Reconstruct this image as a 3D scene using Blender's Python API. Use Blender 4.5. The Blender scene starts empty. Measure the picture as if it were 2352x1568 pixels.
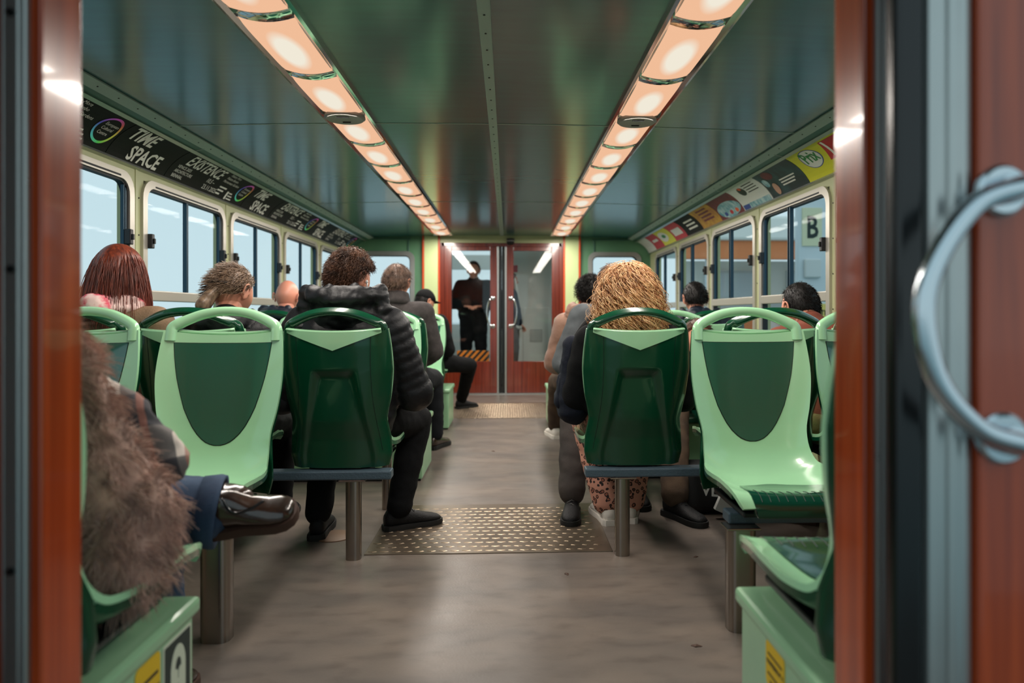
import bpy, bmesh, math, random
import numpy as np
from mathutils import Vector, Matrix, noise

random.seed(7)
rng = np.random.default_rng(7)
scn = bpy.context.scene
C = scn.collection
R = math.radians

# ------------------------------------------------------------------ camera, world, exposure
FPX = 1600.0
YAW = R(2.5)
cam_d = bpy.data.cameras.new('camera')
cam_d.sensor_width = 36.0
cam_d.lens = FPX * 36.0 / 2352.0
cam_d.shift_x = (1176 - FPX * math.tan(YAW) - 1167) / 2352.0
cam_d.shift_y = (722 - 784) / 2352.0
cam_d.clip_start = 0.05
cam_d.dof.use_dof = True
cam_d.dof.focus_distance = 2.95
cam_d.dof.aperture_fstop = 2.0
cam = bpy.data.objects.new('camera', cam_d)
C.objects.link(cam)
cam.location = (0.08, 0.0, 1.02)
cam.rotation_euler = (R(90), 0, -YAW)
scn.camera = cam

world = bpy.data.worlds.new('overcast_sky')
scn.world = world
world.use_nodes = True
wn = world.node_tree
wn.nodes.clear()
w_out = wn.nodes.new('ShaderNodeOutputWorld')
w_bg = wn.nodes.new('ShaderNodeBackground')
w_tc = wn.nodes.new('ShaderNodeTexCoord')
w_sep = wn.nodes.new('ShaderNodeSeparateXYZ')
w_ramp = wn.nodes.new('ShaderNodeValToRGB')
w_ramp.color_ramp.elements[0].position = 0.0
w_ramp.color_ramp.elements[0].color = (0.60, 0.745, 0.785, 1)
w_ramp.color_ramp.elements[1].position = 0.7
w_ramp.color_ramp.elements[1].color = (0.50, 0.68, 0.75, 1)
wn.links.new(w_tc.outputs['Generated'], w_sep.inputs[0])
wn.links.new(w_sep.outputs['Z'], w_ramp.inputs[0])
wn.links.new(w_ramp.outputs[0], w_bg.inputs[0])
wn.links.new(w_bg.outputs[0], w_out.inputs[0])
w_bg.inputs[1].default_value = 1.0
LAMP_WATTS = 8.0

scn.view_settings.view_transform = 'Standard'
scn.view_settings.look = 'None'
scn.view_settings.gamma = 1.0
scn.view_settings.use_curve_mapping = False
scn.view_settings.exposure = 0.1

# ------------------------------------------------------------------ materials
def lin(c):
    return tuple(((v / 255) / 12.92 if v / 255 <= 0.04045 else ((v / 255 + 0.055) / 1.055) ** 2.4) for v in c) + (1.0,)

MATS = {}
def mat(name, rgb, rough=0.5, metal=0.0, coat=0.0, var=None, vscale=6.0, vstretch=(1, 1, 1), bump=0.0, bscale=60.0, spec=0.5, vpos=(0.35, 0.65), sheen=0.0, rvar=0.0):
    m = bpy.data.materials.new(name)
    m.use_nodes = True
    nt = m.node_tree
    b = nt.nodes['Principled BSDF']
    b.inputs['Base Color'].default_value = lin(rgb)
    b.inputs['Roughness'].default_value = rough
    b.inputs['Metallic'].default_value = metal
    b.inputs['Specular IOR Level'].default_value = spec
    b.inputs['Coat Weight'].default_value = coat
    b.inputs['Coat Roughness'].default_value = 0.06
    b.inputs['Sheen Weight'].default_value = sheen
    if var is not None or bump or rvar:
        tc = nt.nodes.new('ShaderNodeTexCoord')
        mp = nt.nodes.new('ShaderNodeMapping')
        mp.inputs['Scale'].default_value = vstretch
        nt.links.new(tc.outputs['Object'], mp.inputs[0])
    if var is not None:
        nz = nt.nodes.new('ShaderNodeTexNoise')
        nz.inputs['Scale'].default_value = vscale
        nz.inputs['Detail'].default_value = 6
        rp = nt.nodes.new('ShaderNodeValToRGB')
        rp.color_ramp.elements[0].position = vpos[0]
        rp.color_ramp.elements[1].position = vpos[1]
        rp.color_ramp.elements[0].color = lin(rgb)
        rp.color_ramp.elements[1].color = lin(var)
        nt.links.new(mp.outputs[0], nz.inputs['Vector'])
        nt.links.new(nz.outputs['Fac'], rp.inputs[0])
        nt.links.new(rp.outputs[0], b.inputs['Base Color'])
    if rvar:
        n3 = nt.nodes.new('ShaderNodeTexNoise')
        n3.inputs['Scale'].default_value = vscale * 1.7
        n3.inputs['Detail'].default_value = 5
        mr = nt.nodes.new('ShaderNodeMapRange')
        mr.inputs['To Min'].default_value = max(0.02, rough - rvar)
        mr.inputs['To Max'].default_value = rough + rvar
        nt.links.new(mp.outputs[0], n3.inputs['Vector'])
        nt.links.new(n3.outputs['Fac'], mr.inputs['Value'])
        nt.links.new(mr.outputs[0], b.inputs['Roughness'])
    if bump:
        n2 = nt.nodes.new('ShaderNodeTexNoise')
        n2.inputs['Scale'].default_value = bscale
        n2.inputs['Detail'].default_value = 4
        bp = nt.nodes.new('ShaderNodeBump')
        bp.inputs['Strength'].default_value = bump
        bp.inputs['Distance'].default_value = 0.01
        nt.links.new(mp.outputs[0], n2.inputs['Vector'])
        nt.links.new(n2.outputs['Fac'], bp.inputs['Height'])
        nt.links.new(bp.outputs[0], b.inputs['Normal'])
    MATS[name] = m
    return m

def glass_mat(name, tint, refl=0.12, graze=0.35, rough=0.0):
    m = bpy.data.materials.new(name)
    m.use_nodes = True
    nt = m.node_tree
    nt.nodes.clear()
    out = nt.nodes.new('ShaderNodeOutputMaterial')
    tr = nt.nodes.new('ShaderNodeBsdfTransparent')
    tr.inputs[0].default_value = tint
    gl = nt.nodes.new('ShaderNodeBsdfGlossy')
    gl.inputs['Roughness'].default_value = rough
    gl.inputs[0].default_value = (1, 1, 1, 1)
    lw = nt.nodes.new('ShaderNodeLayerWeight')
    lw.inputs[0].default_value = 0.5
    pw = nt.nodes.new('ShaderNodeMath'); pw.operation = 'POWER'; pw.inputs[1].default_value = 5.0
    fr = nt.nodes.new('ShaderNodeMath'); fr.operation = 'MULTIPLY_ADD'
    fr.inputs[1].default_value = graze; fr.inputs[2].default_value = refl
    nt.links.new(lw.outputs['Facing'], pw.inputs[0]); nt.links.new(pw.outputs[0], fr.inputs[0])
    mx = nt.nodes.new('ShaderNodeMixShader')
    nt.links.new(fr.outputs[0], mx.inputs[0])
    nt.links.new(tr.outputs[0], mx.inputs[1])
    nt.links.new(gl.outputs[0], mx.inputs[2])
    nt.links.new(mx.outputs[0], out.inputs[0])
    MATS[name] = m
    return m

mat('seat_light', (166, 220, 174), 0.22, coat=0.5, spec=0.5)
mat('seat_dark', (6, 66, 42), 0.25, coat=0.4, rvar=0.06, vscale=9)
mat('seat_panel', (24, 92, 74), 0.10, coat=0.7)
_cp = MATS['seat_panel'].node_tree.nodes['Principled BSDF']
_cp.inputs['Coat Weight'].default_value = 1.0; _cp.inputs['Coat IOR'].default_value = 1.5; _cp.inputs['Coat Roughness'].default_value = 0.05
mat('seat_pad', (6, 60, 44), 0.2, coat=0.5)
mat('seat_gasket', (8, 30, 24), 0.5)
mat('ceiling_paint', (2, 82, 86), 0.5, spec=0.3, var=(6, 90, 93), vscale=3, vstretch=(1, 8, 1))
_cp = MATS['ceiling_paint'].node_tree.nodes['Principled BSDF']
_cp.inputs['Coat Weight'].default_value = 1.0; _cp.inputs['Coat IOR'].default_value = 1.66; _cp.inputs['Coat Roughness'].default_value = 0.18
mat('cove_paint', (60, 104, 88), 0.4)
mat('strip_metal', (156, 176, 168), 0.5, metal=0.0)
mat('screw', (40, 42, 42), 0.4, metal=0.7)
mat('wall_paint', (188, 193, 148), 0.42, var=(180, 185, 142), vscale=4, spec=0.45)
mat('end_green', (92, 140, 104), 0.45, var=(84, 130, 98), vscale=3)
mat('end_pale', (196, 212, 154), 0.45)
mat('alu', (176, 180, 178), 0.30, metal=0.85, rvar=0.06, vscale=12)
mat('alu_frame', (190, 186, 176), 0.34, metal=0.55)
mat('steel_leg', (150, 142, 134), 0.24, metal=0.95, rvar=0.08, vscale=18, vstretch=(1, 1, 0.2))
mat('beam_paint', (74, 92, 104), 0.45, metal=0.3, bump=0.2, bscale=160)
mat('chrome', (205, 208, 208), 0.08, metal=1.0)
mat('handle_steel', (196, 206, 212), 0.16, metal=1.0)
mat('gasket', (18, 26, 32), 0.6)
mat('slider_bar', (34, 66, 84), 0.4, metal=0.4)
mat('latch_black', (14, 20, 26), 0.4)
mat('box_green', (140, 184, 144), 0.35, var=(132, 176, 138), vscale=5, coat=0.2)
mat('rubber', (12, 13, 14), 0.22)
mat('grey_plastic', (150, 148, 144), 0.5)
mat('speaker_grey', (132, 130, 126), 0.45)
mat('dark_metal', (26, 28, 30), 0.35, metal=0.4)
mat('orange_trim', (205, 74, 24), 0.35, coat=0.3)
mat('skin', (214, 150, 124), 0.5, var=(204, 136, 110), vscale=9)
mat('skin_red', (206, 136, 112), 0.45, var=(198, 140, 122), vscale=6)
mat('eye_white', (230, 228, 222), 0.2)
mat('eye_dark', (28, 20, 16), 0.15)
mat('white_plastic', (236, 238, 236), 0.3)
mat('paper_white', (226, 226, 220), 0.7)
mat('print_black', (10, 12, 14), 0.55)
mat('print_white', (232, 232, 226), 0.6)
mat('ad_black', (3, 5, 7), 0.6, spec=0.25)
mat('ad_yellow', (214, 214, 40), 0.45)
mat('ad_red', (190, 24, 40), 0.45)
mat('ad_gold', (196, 150, 44), 0.45, var=(170, 110, 40), vscale=14)
mat('ad_white', (220, 224, 220), 0.45)
mat('ad_maroon', (96, 20, 36), 0.45, var=(120, 30, 44), vscale=16)
mat('ad_navy', (14, 34, 46), 0.4, var=(30, 74, 84), vscale=7, vpos=(0.45, 0.7))
mat('ad_teal', (70, 150, 170), 0.45, var=(190, 216, 220), vscale=18)
mat('ad_green', (30, 130, 60), 0.45)
mat('ad_blue', (40, 70, 150), 0.45)
mat('ad_orange', (226, 96, 48), 0.45)
mat('ad_skin', (196, 150, 130), 0.5)
mat('sticker_yellow', (214, 176, 20), 0.5)
mat('sign_dark', (16, 40, 36), 0.5)
mat('sign_pale', (196, 204, 184), 0.5)
mat('sign_cream', (224, 222, 186), 0.5)
mat('pontoon_white', (252, 248, 240), 0.6)
mat('pontoon_grey', (214, 216, 214), 0.6)
mat('pontoon_orange', (240, 142, 88), 0.6)
mat('pontoon_blue', (214, 222, 226), 0.4)
mat('vestibule_white', (232, 227, 218), 0.5)
mat('vestibule_dark', (40, 44, 46), 0.6)
mat('water', (130, 158, 162), 0.12, bump=0.25, bscale=3)
mat('leaf_brown', (70, 46, 34), 0.7)
mat('lid_brown', (124, 96, 74), 0.5)
mat('bag_black', (14, 15, 17), 0.6, bump=0.15, bscale=200)
mat('bag_navy', (20, 25, 37), 0.8, spec=0.2, bump=0.2, bscale=240)
mat('strap_black', (14, 14, 16), 0.7)
mat('red_cord', (214, 44, 40), 0.6)
# cloth
mat('puffer_black', (17, 18, 22), 0.5, spec=0.35, bump=0.25, bscale=40)
mat('puffer_navy', (18, 27, 40), 0.5, spec=0.35, bump=0.25, bscale=40)
mat('coat_grey', (56, 52, 52), 0.9, spec=0.2, sheen=0.05, var=(66, 61, 60), vscale=40, bump=0.2, bscale=300)
mat('jacket_grey', (88, 93, 96), 0.9, spec=0.2, var=(76, 80, 83), vscale=10, bump=0.25, bscale=260)
mat('cloth_black', (10, 11, 13), 0.9, spec=0.2, bump=0.2, bscale=260)
mat('cloth_charcoal', (24, 26, 30), 0.9, spec=0.2, bump=0.2, bscale=260)
mat('jacket_brown', (140, 104, 86), 0.7, sheen=0.2, var=(126, 92, 76), vscale=12, bump=0.2, bscale=60)
mat('jacket_beige', (132, 106, 82), 0.75, var=(120, 96, 74), vscale=8, bump=0.2, bscale=120)
mat('scarf_pink', (226, 90, 110), 0.85, var=(238, 206, 200), vscale=11, vpos=(0.46, 0.54))
mat('denim', (32, 52, 80), 0.8, var=(46, 70, 98), vscale=14, bump=0.35, bscale=500)
mat('trousers_grey', (66, 60, 57), 0.9, spec=0.2, var=(54, 50, 48), vscale=9, bump=0.2, bscale=260)
mat('trousers_brown', (84, 68, 54), 0.9, spec=0.2, var=(66, 54, 46), vscale=8, bump=0.2, bscale=200)
mat('khaki', (104, 100, 58), 0.8, var=(126, 104, 62), vscale=14, bump=0.2, bscale=200)
mat('shirt_rust', (120, 56, 36), 0.8, bump=0.2, bscale=200)
mat('boot_leather', (40, 28, 22), 0.22, var=(62, 42, 32), vscale=12, coat=0.5, bump=0.15, bscale=30)
mat('boot_tan', (140, 66, 30), 0.5, var=(120, 54, 24), vscale=20, bump=0.2, bscale=80)
mat('sole_brown', (60, 36, 24), 0.7)
mat('sneaker_black', (13, 13, 15), 0.6, spec=0.3, bump=0.3, bscale=220)
mat('sneaker_trim', (96, 96, 94), 0.4)
mat('sneaker_white', (226, 220, 212), 0.5, bump=0.1, bscale=120)
mat('sole_black', (12, 12, 12), 0.7)
mat('sole_white', (214, 208, 200), 0.6)
mat('fur', (206, 164, 146), 0.8, var=(132, 100, 88), vscale=22, vpos=(0.4, 0.66), sheen=0.3)
mat('fur_tip', (232, 200, 182), 0.75, var=(186, 150, 134), vscale=26)
mat('hair_brown', (50, 33, 25), 0.5, spec=0.35, var=(104, 70, 50), vscale=26)
mat('hair_grey', (74, 58, 50), 0.5, var=(122, 96, 80), vscale=30)
mat('hair_black', (11, 9, 9), 0.5, spec=0.3, var=(22, 17, 15), vscale=30)
mat('hair_red', (140, 62, 38), 0.4, var=(86, 38, 28), vscale=30, vstretch=(3, 3, 0.3))
mat('hair_ash', (150, 124, 100), 0.42, var=(86, 68, 56), vscale=30, vstretch=(1, 3, 1))
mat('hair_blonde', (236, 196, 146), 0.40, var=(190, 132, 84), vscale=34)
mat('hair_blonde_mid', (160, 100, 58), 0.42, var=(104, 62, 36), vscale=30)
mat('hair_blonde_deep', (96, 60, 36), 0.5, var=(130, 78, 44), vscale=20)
glass_mat('window_glass', (0.95, 0.98, 0.99, 1), 0.001, 0.05)
glass_mat('door_glass', (0.92, 0.95, 0.95, 1), 0.022)

def floor_material():
    m = mat('floor_lino', (118, 107, 98), 0.34, var=(97, 90, 85), vscale=2.2, vstretch=(1, 2.2, 1), bump=0.08, bscale=120, rvar=0.1)
    nt = m.node_tree
    b = nt.nodes['Principled BSDF']
    ramp = [n for n in nt.nodes if n.type == 'VALTORGB'][0]
    mp = [n for n in nt.nodes if n.type == 'MAPPING'][0]
    n2 = nt.nodes.new('ShaderNodeTexNoise'); n2.inputs['Scale'].default_value = 9; n2.inputs['Detail'].default_value = 9
    r2 = nt.nodes.new('ShaderNodeValToRGB')
    r2.color_ramp.elements[0].position = 0.28; r2.color_ramp.elements[0].color = (0.74, 0.72, 0.72, 1)
    r2.color_ramp.elements[1].position = 0.5; r2.color_ramp.elements[1].color = (1, 1, 1, 1)
    mx = nt.nodes.new('ShaderNodeMix'); mx.data_type = 'RGBA'; mx.blend_type = 'MULTIPLY'
    mx.inputs['Factor'].default_value = 0.8
    nt.links.new(mp.outputs[0], n2.inputs['Vector'])
    nt.links.new(n2.outputs['Fac'], r2.inputs[0])
    nt.links.new(ramp.outputs[0], mx.inputs['A'])
    nt.links.new(r2.outputs[0], mx.inputs['B'])
    nt.links.new(mx.outputs['Result'], b.inputs['Base Color'])
floor_material()

def wood_material(name, c0, c1, rough=0.2):
    m = mat(name, c0, rough, coat=0.6)
    nt = m.node_tree
    b = nt.nodes['Principled BSDF']
    tc = nt.nodes.new('ShaderNodeTexCoord'); mp = nt.nodes.new('ShaderNodeMapping')
    mp.inputs['Scale'].default_value = (26, 26, 0.7)
    nz = nt.nodes.new('ShaderNodeTexNoise'); nz.inputs['Scale'].default_value = 1.6; nz.inputs['Detail'].default_value = 8
    nz.inputs['Distortion'].default_value = 0.6
    rp = nt.nodes.new('ShaderNodeValToRGB')
    rp.color_ramp.elements[0].position = 0.32; rp.color_ramp.elements[0].color = lin(c0)
    rp.color_ramp.elements[1].position = 0.68; rp.color_ramp.elements[1].color = lin(c1)
    nt.links.new(tc.outputs['Object'], mp.inputs[0]); nt.links.new(mp.outputs[0], nz.inputs['Vector'])
    nt.links.new(nz.outputs['Fac'], rp.inputs[0]); nt.links.new(rp.outputs[0], b.inputs['Base Color'])
wood_material('wood_red', (192, 76, 30), (142, 48, 16))
wood_material('wood_dark', (124, 46, 26), (82, 26, 14))

def leopard():
    m = mat('leopard', (190, 132, 110), 0.8)
    nt = m.node_tree; b = nt.nodes['Principled BSDF']
    tc = nt.nodes.new('ShaderNodeTexCoord')
    v = nt.nodes.new('ShaderNodeTexVoronoi'); v.inputs['Scale'].default_value = 42
    n = nt.nodes.new('ShaderNodeTexNoise'); n.inputs['Scale'].default_value = 60
    ad = nt.nodes.new('ShaderNodeMath'); ad.operation = 'MULTIPLY_ADD'; ad.inputs[1].default_value = 0.5
    rp = nt.nodes.new('ShaderNodeValToRGB'); rp.color_ramp.interpolation = 'CONSTANT'
    e = rp.color_ramp.elements
    e[0].position = 0; e[0].color = lin((150, 92, 74))
    e[1].position = 0.48; e[1].color = lin((30, 20, 20))
    k = e.new(0.66); k.color = lin((196, 140, 120))
    nt.links.new(tc.outputs['Object'], v.inputs['Vector']); nt.links.new(tc.outputs['Object'], n.inputs['Vector'])
    nt.links.new(n.outputs['Fac'], ad.inputs[0]); nt.links.new(v.outputs['Distance'], ad.inputs[2])
    nt.links.new(ad.outputs[0], rp.inputs[0]); nt.links.new(rp.outputs[0], b.inputs['Base Color'])
leopard()

def plaid():
    m = mat('plaid', (196, 184, 172), 0.85)
    nt = m.node_tree; b = nt.nodes['Principled BSDF']
    tc = nt.nodes.new('ShaderNodeTexCoord')
    prev = None
    base = nt.nodes.new('ShaderNodeRGB'); base.outputs[0].default_value = lin((206, 194, 184)); prev = base.outputs[0]
    for direction, sc, colr, lo in (((1, 0.35, 0.25), 7.0, (24, 28, 40), 0.46), ((-0.35, 0.2, 1), 6.2, (30, 34, 46), 0.5), ((1, 0.35, 0.25), 15.0, (150, 98, 84), 0.8)):
        dp = nt.nodes.new('ShaderNodeVectorMath'); dp.operation = 'DOT_PRODUCT'; dp.inputs[1].default_value = direction
        ml = nt.nodes.new('ShaderNodeMath'); ml.operation = 'MULTIPLY'; ml.inputs[1].default_value = sc
        fr = nt.nodes.new('ShaderNodeMath'); fr.operation = 'FRACT'
        gt = nt.nodes.new('ShaderNodeMath'); gt.operation = 'GREATER_THAN'; gt.inputs[1].default_value = lo
        m2 = nt.nodes.new('ShaderNodeMath'); m2.operation = 'MULTIPLY'; m2.inputs[1].default_value = 0.78
        mx = nt.nodes.new('ShaderNodeMix'); mx.data_type = 'RGBA'; mx.inputs['B'].default_value = lin(colr)
        nt.links.new(tc.outputs['Object'], dp.inputs[0]); nt.links.new(dp.outputs['Value'], ml.inputs[0])
        nt.links.new(ml.outputs[0], fr.inputs[0]); nt.links.new(fr.outputs[0], gt.inputs[0])
        nt.links.new(gt.outputs[0], m2.inputs[0]); nt.links.new(m2.outputs[0], mx.inputs['Factor'])
        nt.links.new(prev, mx.inputs['A']); prev = mx.outputs['Result']
    nt.links.new(prev, b.inputs['Base Color'])
plaid()

def tread_material():
    mat('tread_plate', (128, 114, 98), 0.32, metal=0.6, var=(104, 92, 80), vscale=3, rvar=0.1)
    mat('tread_boss', (160, 142, 120), 0.28, metal=0.7)
tread_material()

def hazard():
    m = mat('hazard', (240, 130, 20), 0.5)
    nt = m.node_tree; b = nt.nodes['Principled BSDF']
    tc = nt.nodes.new('ShaderNodeTexCoord')
    dp = nt.nodes.new('ShaderNodeVectorMath'); dp.operation = 'DOT_PRODUCT'; dp.inputs[1].default_value = (12.0, 0, -11.0)
    fr = nt.nodes.new('ShaderNodeMath'); fr.operation = 'FRACT'
    gt = nt.nodes.new('ShaderNodeMath'); gt.operation = 'GREATER_THAN'; gt.inputs[1].default_value = 0.5
    mx = nt.nodes.new('ShaderNodeMix'); mx.data_type = 'RGBA'
    mx.inputs['A'].default_value = lin((250, 140, 30)); mx.inputs['B'].default_value = lin((20, 18, 16))
    nt.links.new(tc.outputs['Object'], dp.inputs[0]); nt.links.new(dp.outputs['Value'], fr.inputs[0])
    nt.links.new(fr.outputs[0], gt.inputs[0]); nt.links.new(gt.outputs[0], mx.inputs['Factor'])
    nt.links.new(mx.outputs['Result'], b.inputs['Base Color'])
hazard()

def vcol_material():
    m = mat('rainbow', (255, 255, 255), 0.5)
    nt = m.node_tree; b = nt.nodes['Principled BSDF']
    a = nt.nodes.new('ShaderNodeAttribute'); a.attribute_name = 'hue'
    nt.links.new(a.outputs['Color'], b.inputs['Base Color'])
vcol_material()

def lamp_material():
    # a diffuser panel with a tube behind it: brightest along the tube
    m = bpy.data.materials.new('lamp_diffuser'); m.use_nodes = True
    nt = m.node_tree; nt.nodes.clear()
    out = nt.nodes.new('ShaderNodeOutputMaterial')
    em = nt.nodes.new('ShaderNodeEmission')
    tc = nt.nodes.new('ShaderNodeTexCoord')
    mp = nt.nodes.new('ShaderNodeMapping'); mp.inputs['Scale'].default_value = (13.5, 4.3, 0)
    ln = nt.nodes.new('ShaderNodeVectorMath'); ln.operation = 'LENGTH'
    rp = nt.nodes.new('ShaderNodeValToRGB')
    e = rp.color_ramp.elements
    e[0].position = 0.52; e[0].color = (0.86, 0.80, 0.67, 1)
    e[1].position = 0.85; e[1].color = (0.86, 0.50, 0.31, 1)
    nt.links.new(tc.outputs['Object'], mp.inputs[0]); nt.links.new(mp.outputs[0], ln.inputs[0])
    nt.links.new(ln.outputs['Value'], rp.inputs[0]); nt.links.new(rp.outputs[0], em.inputs[0])
    em.inputs[1].default_value = 0.95
    nt.links.new(em.outputs[0], out.inputs[0])
    MATS['lamp_diffuser'] = m
lamp_material()

# ------------------------------------------------------------------ geometry helpers
def link(o, parent=None):
    C.objects.link(o)
    if parent is not None:
        o.parent = parent
    return o

def mesh_obj(name, vf, m, parent=None, smooth=False, autosmooth=None):
    v, f = vf
    me = bpy.data.meshes.new(name)
    me.from_pydata([tuple(p) for p in v], [], [tuple(q) for q in f])
    me.update()
    if m is not None:
        me.materials.append(MATS[m] if isinstance(m, str) else m)
    if smooth:
        me.polygons.foreach_set('use_smooth', np.ones(len(me.polygons), dtype=bool))
        if autosmooth:
            me.set_sharp_from_angle(angle=R(autosmooth))
    return link(bpy.data.objects.new(name, me), parent)

def quads_obj(name, v, q, m, parent=None, smooth=True):
    me = bpy.data.meshes.new(name)
    v = np.asarray(v, dtype=np.float32); q = np.asarray(q, dtype=np.int32)
    me.vertices.add(len(v)); me.vertices.foreach_set('co', v.ravel())
    k = q.shape[1]
    me.loops.add(q.size); me.loops.foreach_set('vertex_index', q.ravel())
    me.polygons.add(len(q))
    me.polygons.foreach_set('loop_start', np.arange(0, q.size, k, dtype=np.int32))
    me.polygons.foreach_set('loop_total', np.full(len(q), k, dtype=np.int32))
    me.polygons.foreach_set('use_smooth', np.full(len(q), smooth, dtype=bool))
    me.update(); me.validate()
    me.materials.append(MATS[m])
    return link(bpy.data.objects.new(name, me), parent)

def empty(name, loc=(0, 0, 0), rz=0.0):
    o = bpy.data.objects.new(name, None)
    o.empty_display_size = 0.05
    o.location = loc; o.rotation_euler = (0, 0, rz)
    return link(o)

def tag(o, label, cat, group=None, kind=None):
    if label: o['label'] = label
    if cat: o['category'] = cat
    if group: o['group'] = group
    if kind: o['kind'] = kind
    return o

def struct(o, label=None, cat=None):
    o['kind'] = 'structure'
    if label: o['label'] = label
    if cat: o['category'] = cat
    return o

def copy_tree(o, parent=None):
    c = o.copy()
    C.objects.link(c)
    c.parent = parent
    for ch in list(o.children):
        copy_tree(ch, c)
    return c

def join(*shapes):
    V, F = [], []
    for v, f in shapes:
        n = len(V)
        V += [tuple(p) for p in v]
        F += [tuple(i + n for i in q) for q in f]
    return V, F

def xf(vf, M):
    v, f = vf
    return [tuple(M @ Vector(p)) for p in v], f

def box(x0, x1, y0, y1, z0, z1, bevel=0.0, seg=2):
    if not bevel:
        v = [(x, y, z) for x in (x0, x1) for y in (y0, y1) for z in (z0, z1)]
        f = [(0, 1, 3, 2), (4, 6, 7, 5), (0, 4, 5, 1), (2, 3, 7, 6), (0, 2, 6, 4), (1, 5, 7, 3)]
        return v, f
    bm = bmesh.new()
    bmesh.ops.create_cube(bm, size=1)
    bmesh.ops.scale(bm, vec=(x1 - x0, y1 - y0, z1 - z0), verts=bm.verts)
    bmesh.ops.translate(bm, vec=((x0 + x1) / 2, (y0 + y1) / 2, (z0 + z1) / 2), verts=bm.verts)
    bmesh.ops.bevel(bm, geom=bm.edges[:], offset=bevel, segments=seg, affect='EDGES', profile=0.5)
    return bm_out(bm)

def bm_out(bm):
    bm.verts.index_update()
    v = [tuple(p.co) for p in bm.verts]
    f = [tuple(p.index for p in fc.verts) for fc in bm.faces]
    bm.free()
    return v, f

def prism(poly, a, b, axis='y'):
    """extrude a 2D polygon along an axis; poly in the two other axes (x,z for y; x,y for z; y,z for x)"""
    n = len(poly)
    def p3(p, t):
        return {'y': (p[0], t, p[1]), 'z': (p[0], p[1], t), 'x': (t, p[0], p[1])}[axis]
    v = [p3(p, a) for p in poly] + [p3(p, b) for p in poly]
    f = [tuple(range(n)), tuple(range(2 * n - 1, n - 1, -1))]
    f += [(i, i + n, (i + 1) % n + n, (i + 1) % n) for i in range(n)]
    return v, f

def rrect(x0, x1, z0, z1, r, n=6):
    pts = []
    for cx, cz, a0 in ((x1 - r, z1 - r, 0), (x0 + r, z1 - r, 90), (x0 + r, z0 + r, 180), (x1 - r, z0 + r, 270)):
        for k in range(n + 1):
            a = R(a0 + 90 * k / n)
            pts.append((cx + r * math.cos(a), cz + r * math.sin(a)))
    return pts

def ring_prism(outer, inner, a, b, axis='x'):
    n = len(outer)
    def p3(p, t):
        return {'y': (p[0], t, p[1]), 'z': (p[0], p[1], t), 'x': (t, p[0], p[1])}[axis]
    v = [p3(p, a) for p in outer] + [p3(p, a) for p in inner] + [p3(p, b) for p in outer] + [p3(p, b) for p in inner]
    f = []
    for i in range(n):
        j = (i + 1) % n
        f += [(i, j, n + j, n + i), (2 * n + i, 3 * n + i, 3 * n + j, 2 * n + j),
              (i, 2 * n + i, 2 * n + j, j), (n + i, n + j, 3 * n + j, 3 * n + i)]
    return v, f

def tube(path, r, n=10, caps=True, sq=(1, 1), up=None):
    P = [Vector(p) for p in path]
    m = len(P)
    rr = r if hasattr(r, '__len__') else [r] * m
    T = []
    for i in range(m):
        t = P[min(i + 1, m - 1)] - P[max(i - 1, 0)]
        T.append(t.normalized())
    ref = Vector(up) if up else (Vector((0, 0, 1)) if abs(T[0].z) < 0.9 else Vector((0, 1, 0)))
    N = (ref - T[0] * ref.dot(T[0])).normalized()
    V, F = [], []
    for i in range(m):
        N = (N - T[i] * N.dot(T[i])).normalized()
        B = T[i].cross(N)
        for k in range(n):
            a = 2 * math.pi * k / n
            V.append(tuple(P[i] + (N * math.cos(a) * sq[0] + B * math.sin(a) * sq[1]) * rr[i]))
    for i in range(m - 1):
        for k in range(n):
            F.append((i * n + k, i * n + (k + 1) % n, (i + 1) * n + (k + 1) % n, (i + 1) * n + k))
    if caps:
        F.append(tuple(range(n - 1, -1, -1)))
        F.append(tuple(range((m - 1) * n, m * n)))
    return V, F

def lathe(prof, n=20, M=None):
    """prof: list of (radius, z)"""
    V, F = [], []
    for r, z in prof:
        for k in range(n):
            a = 2 * math.pi * k / n
            V.append((r * math.cos(a), r * math.sin(a), z))
    for i in range(len(prof) - 1):
        for k in range(n):
            F.append((i * n + k, i * n + (k + 1) % n, (i + 1) * n + (k + 1) % n, (i + 1) * n + k))
    F.append(tuple(range(n - 1, -1, -1))); F.append(tuple(range((len(prof) - 1) * n, len(prof) * n)))
    return xf((V, F), M) if M is not None else (V, F)

def arc(path_ctrl, n=16):
    """Catmull-Rom through control points"""
    P = [Vector(p) for p in path_ctrl]
    P = [P[0] * 2 - P[1]] + P + [P[-1] * 2 - P[-2]]
    out = []
    for i in range(1, len(P) - 2):
        for k in range(n):
            t = k / n
            a, b, c, d = P[i - 1], P[i], P[i + 1], P[i + 2]
            out.append(0.5 * ((2 * b) + (c - a) * t + (2 * a - 5 * b + 4 * c - d) * t * t + (3 * b - a - 3 * c + d) * t ** 3))
    out.append(P[-2])
    return out

def ellipsoid(c, r, n=16, m=10):
    V, F = [], []
    for i in range(m + 1):
        th = math.pi * i / m
        for k in range(n):
            a = 2 * math.pi * k / n
            V.append((c[0] + r[0] * math.sin(th) * math.cos(a), c[1] + r[1] * math.sin(th) * math.sin(a), c[2] + r[2] * math.cos(th)))
    for i in range(m):
        for k in range(n):
            F.append((i * n + k, (i + 1) * n + k, (i + 1) * n + (k + 1) % n, i * n + (k + 1) % n))
    return V, F

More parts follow.
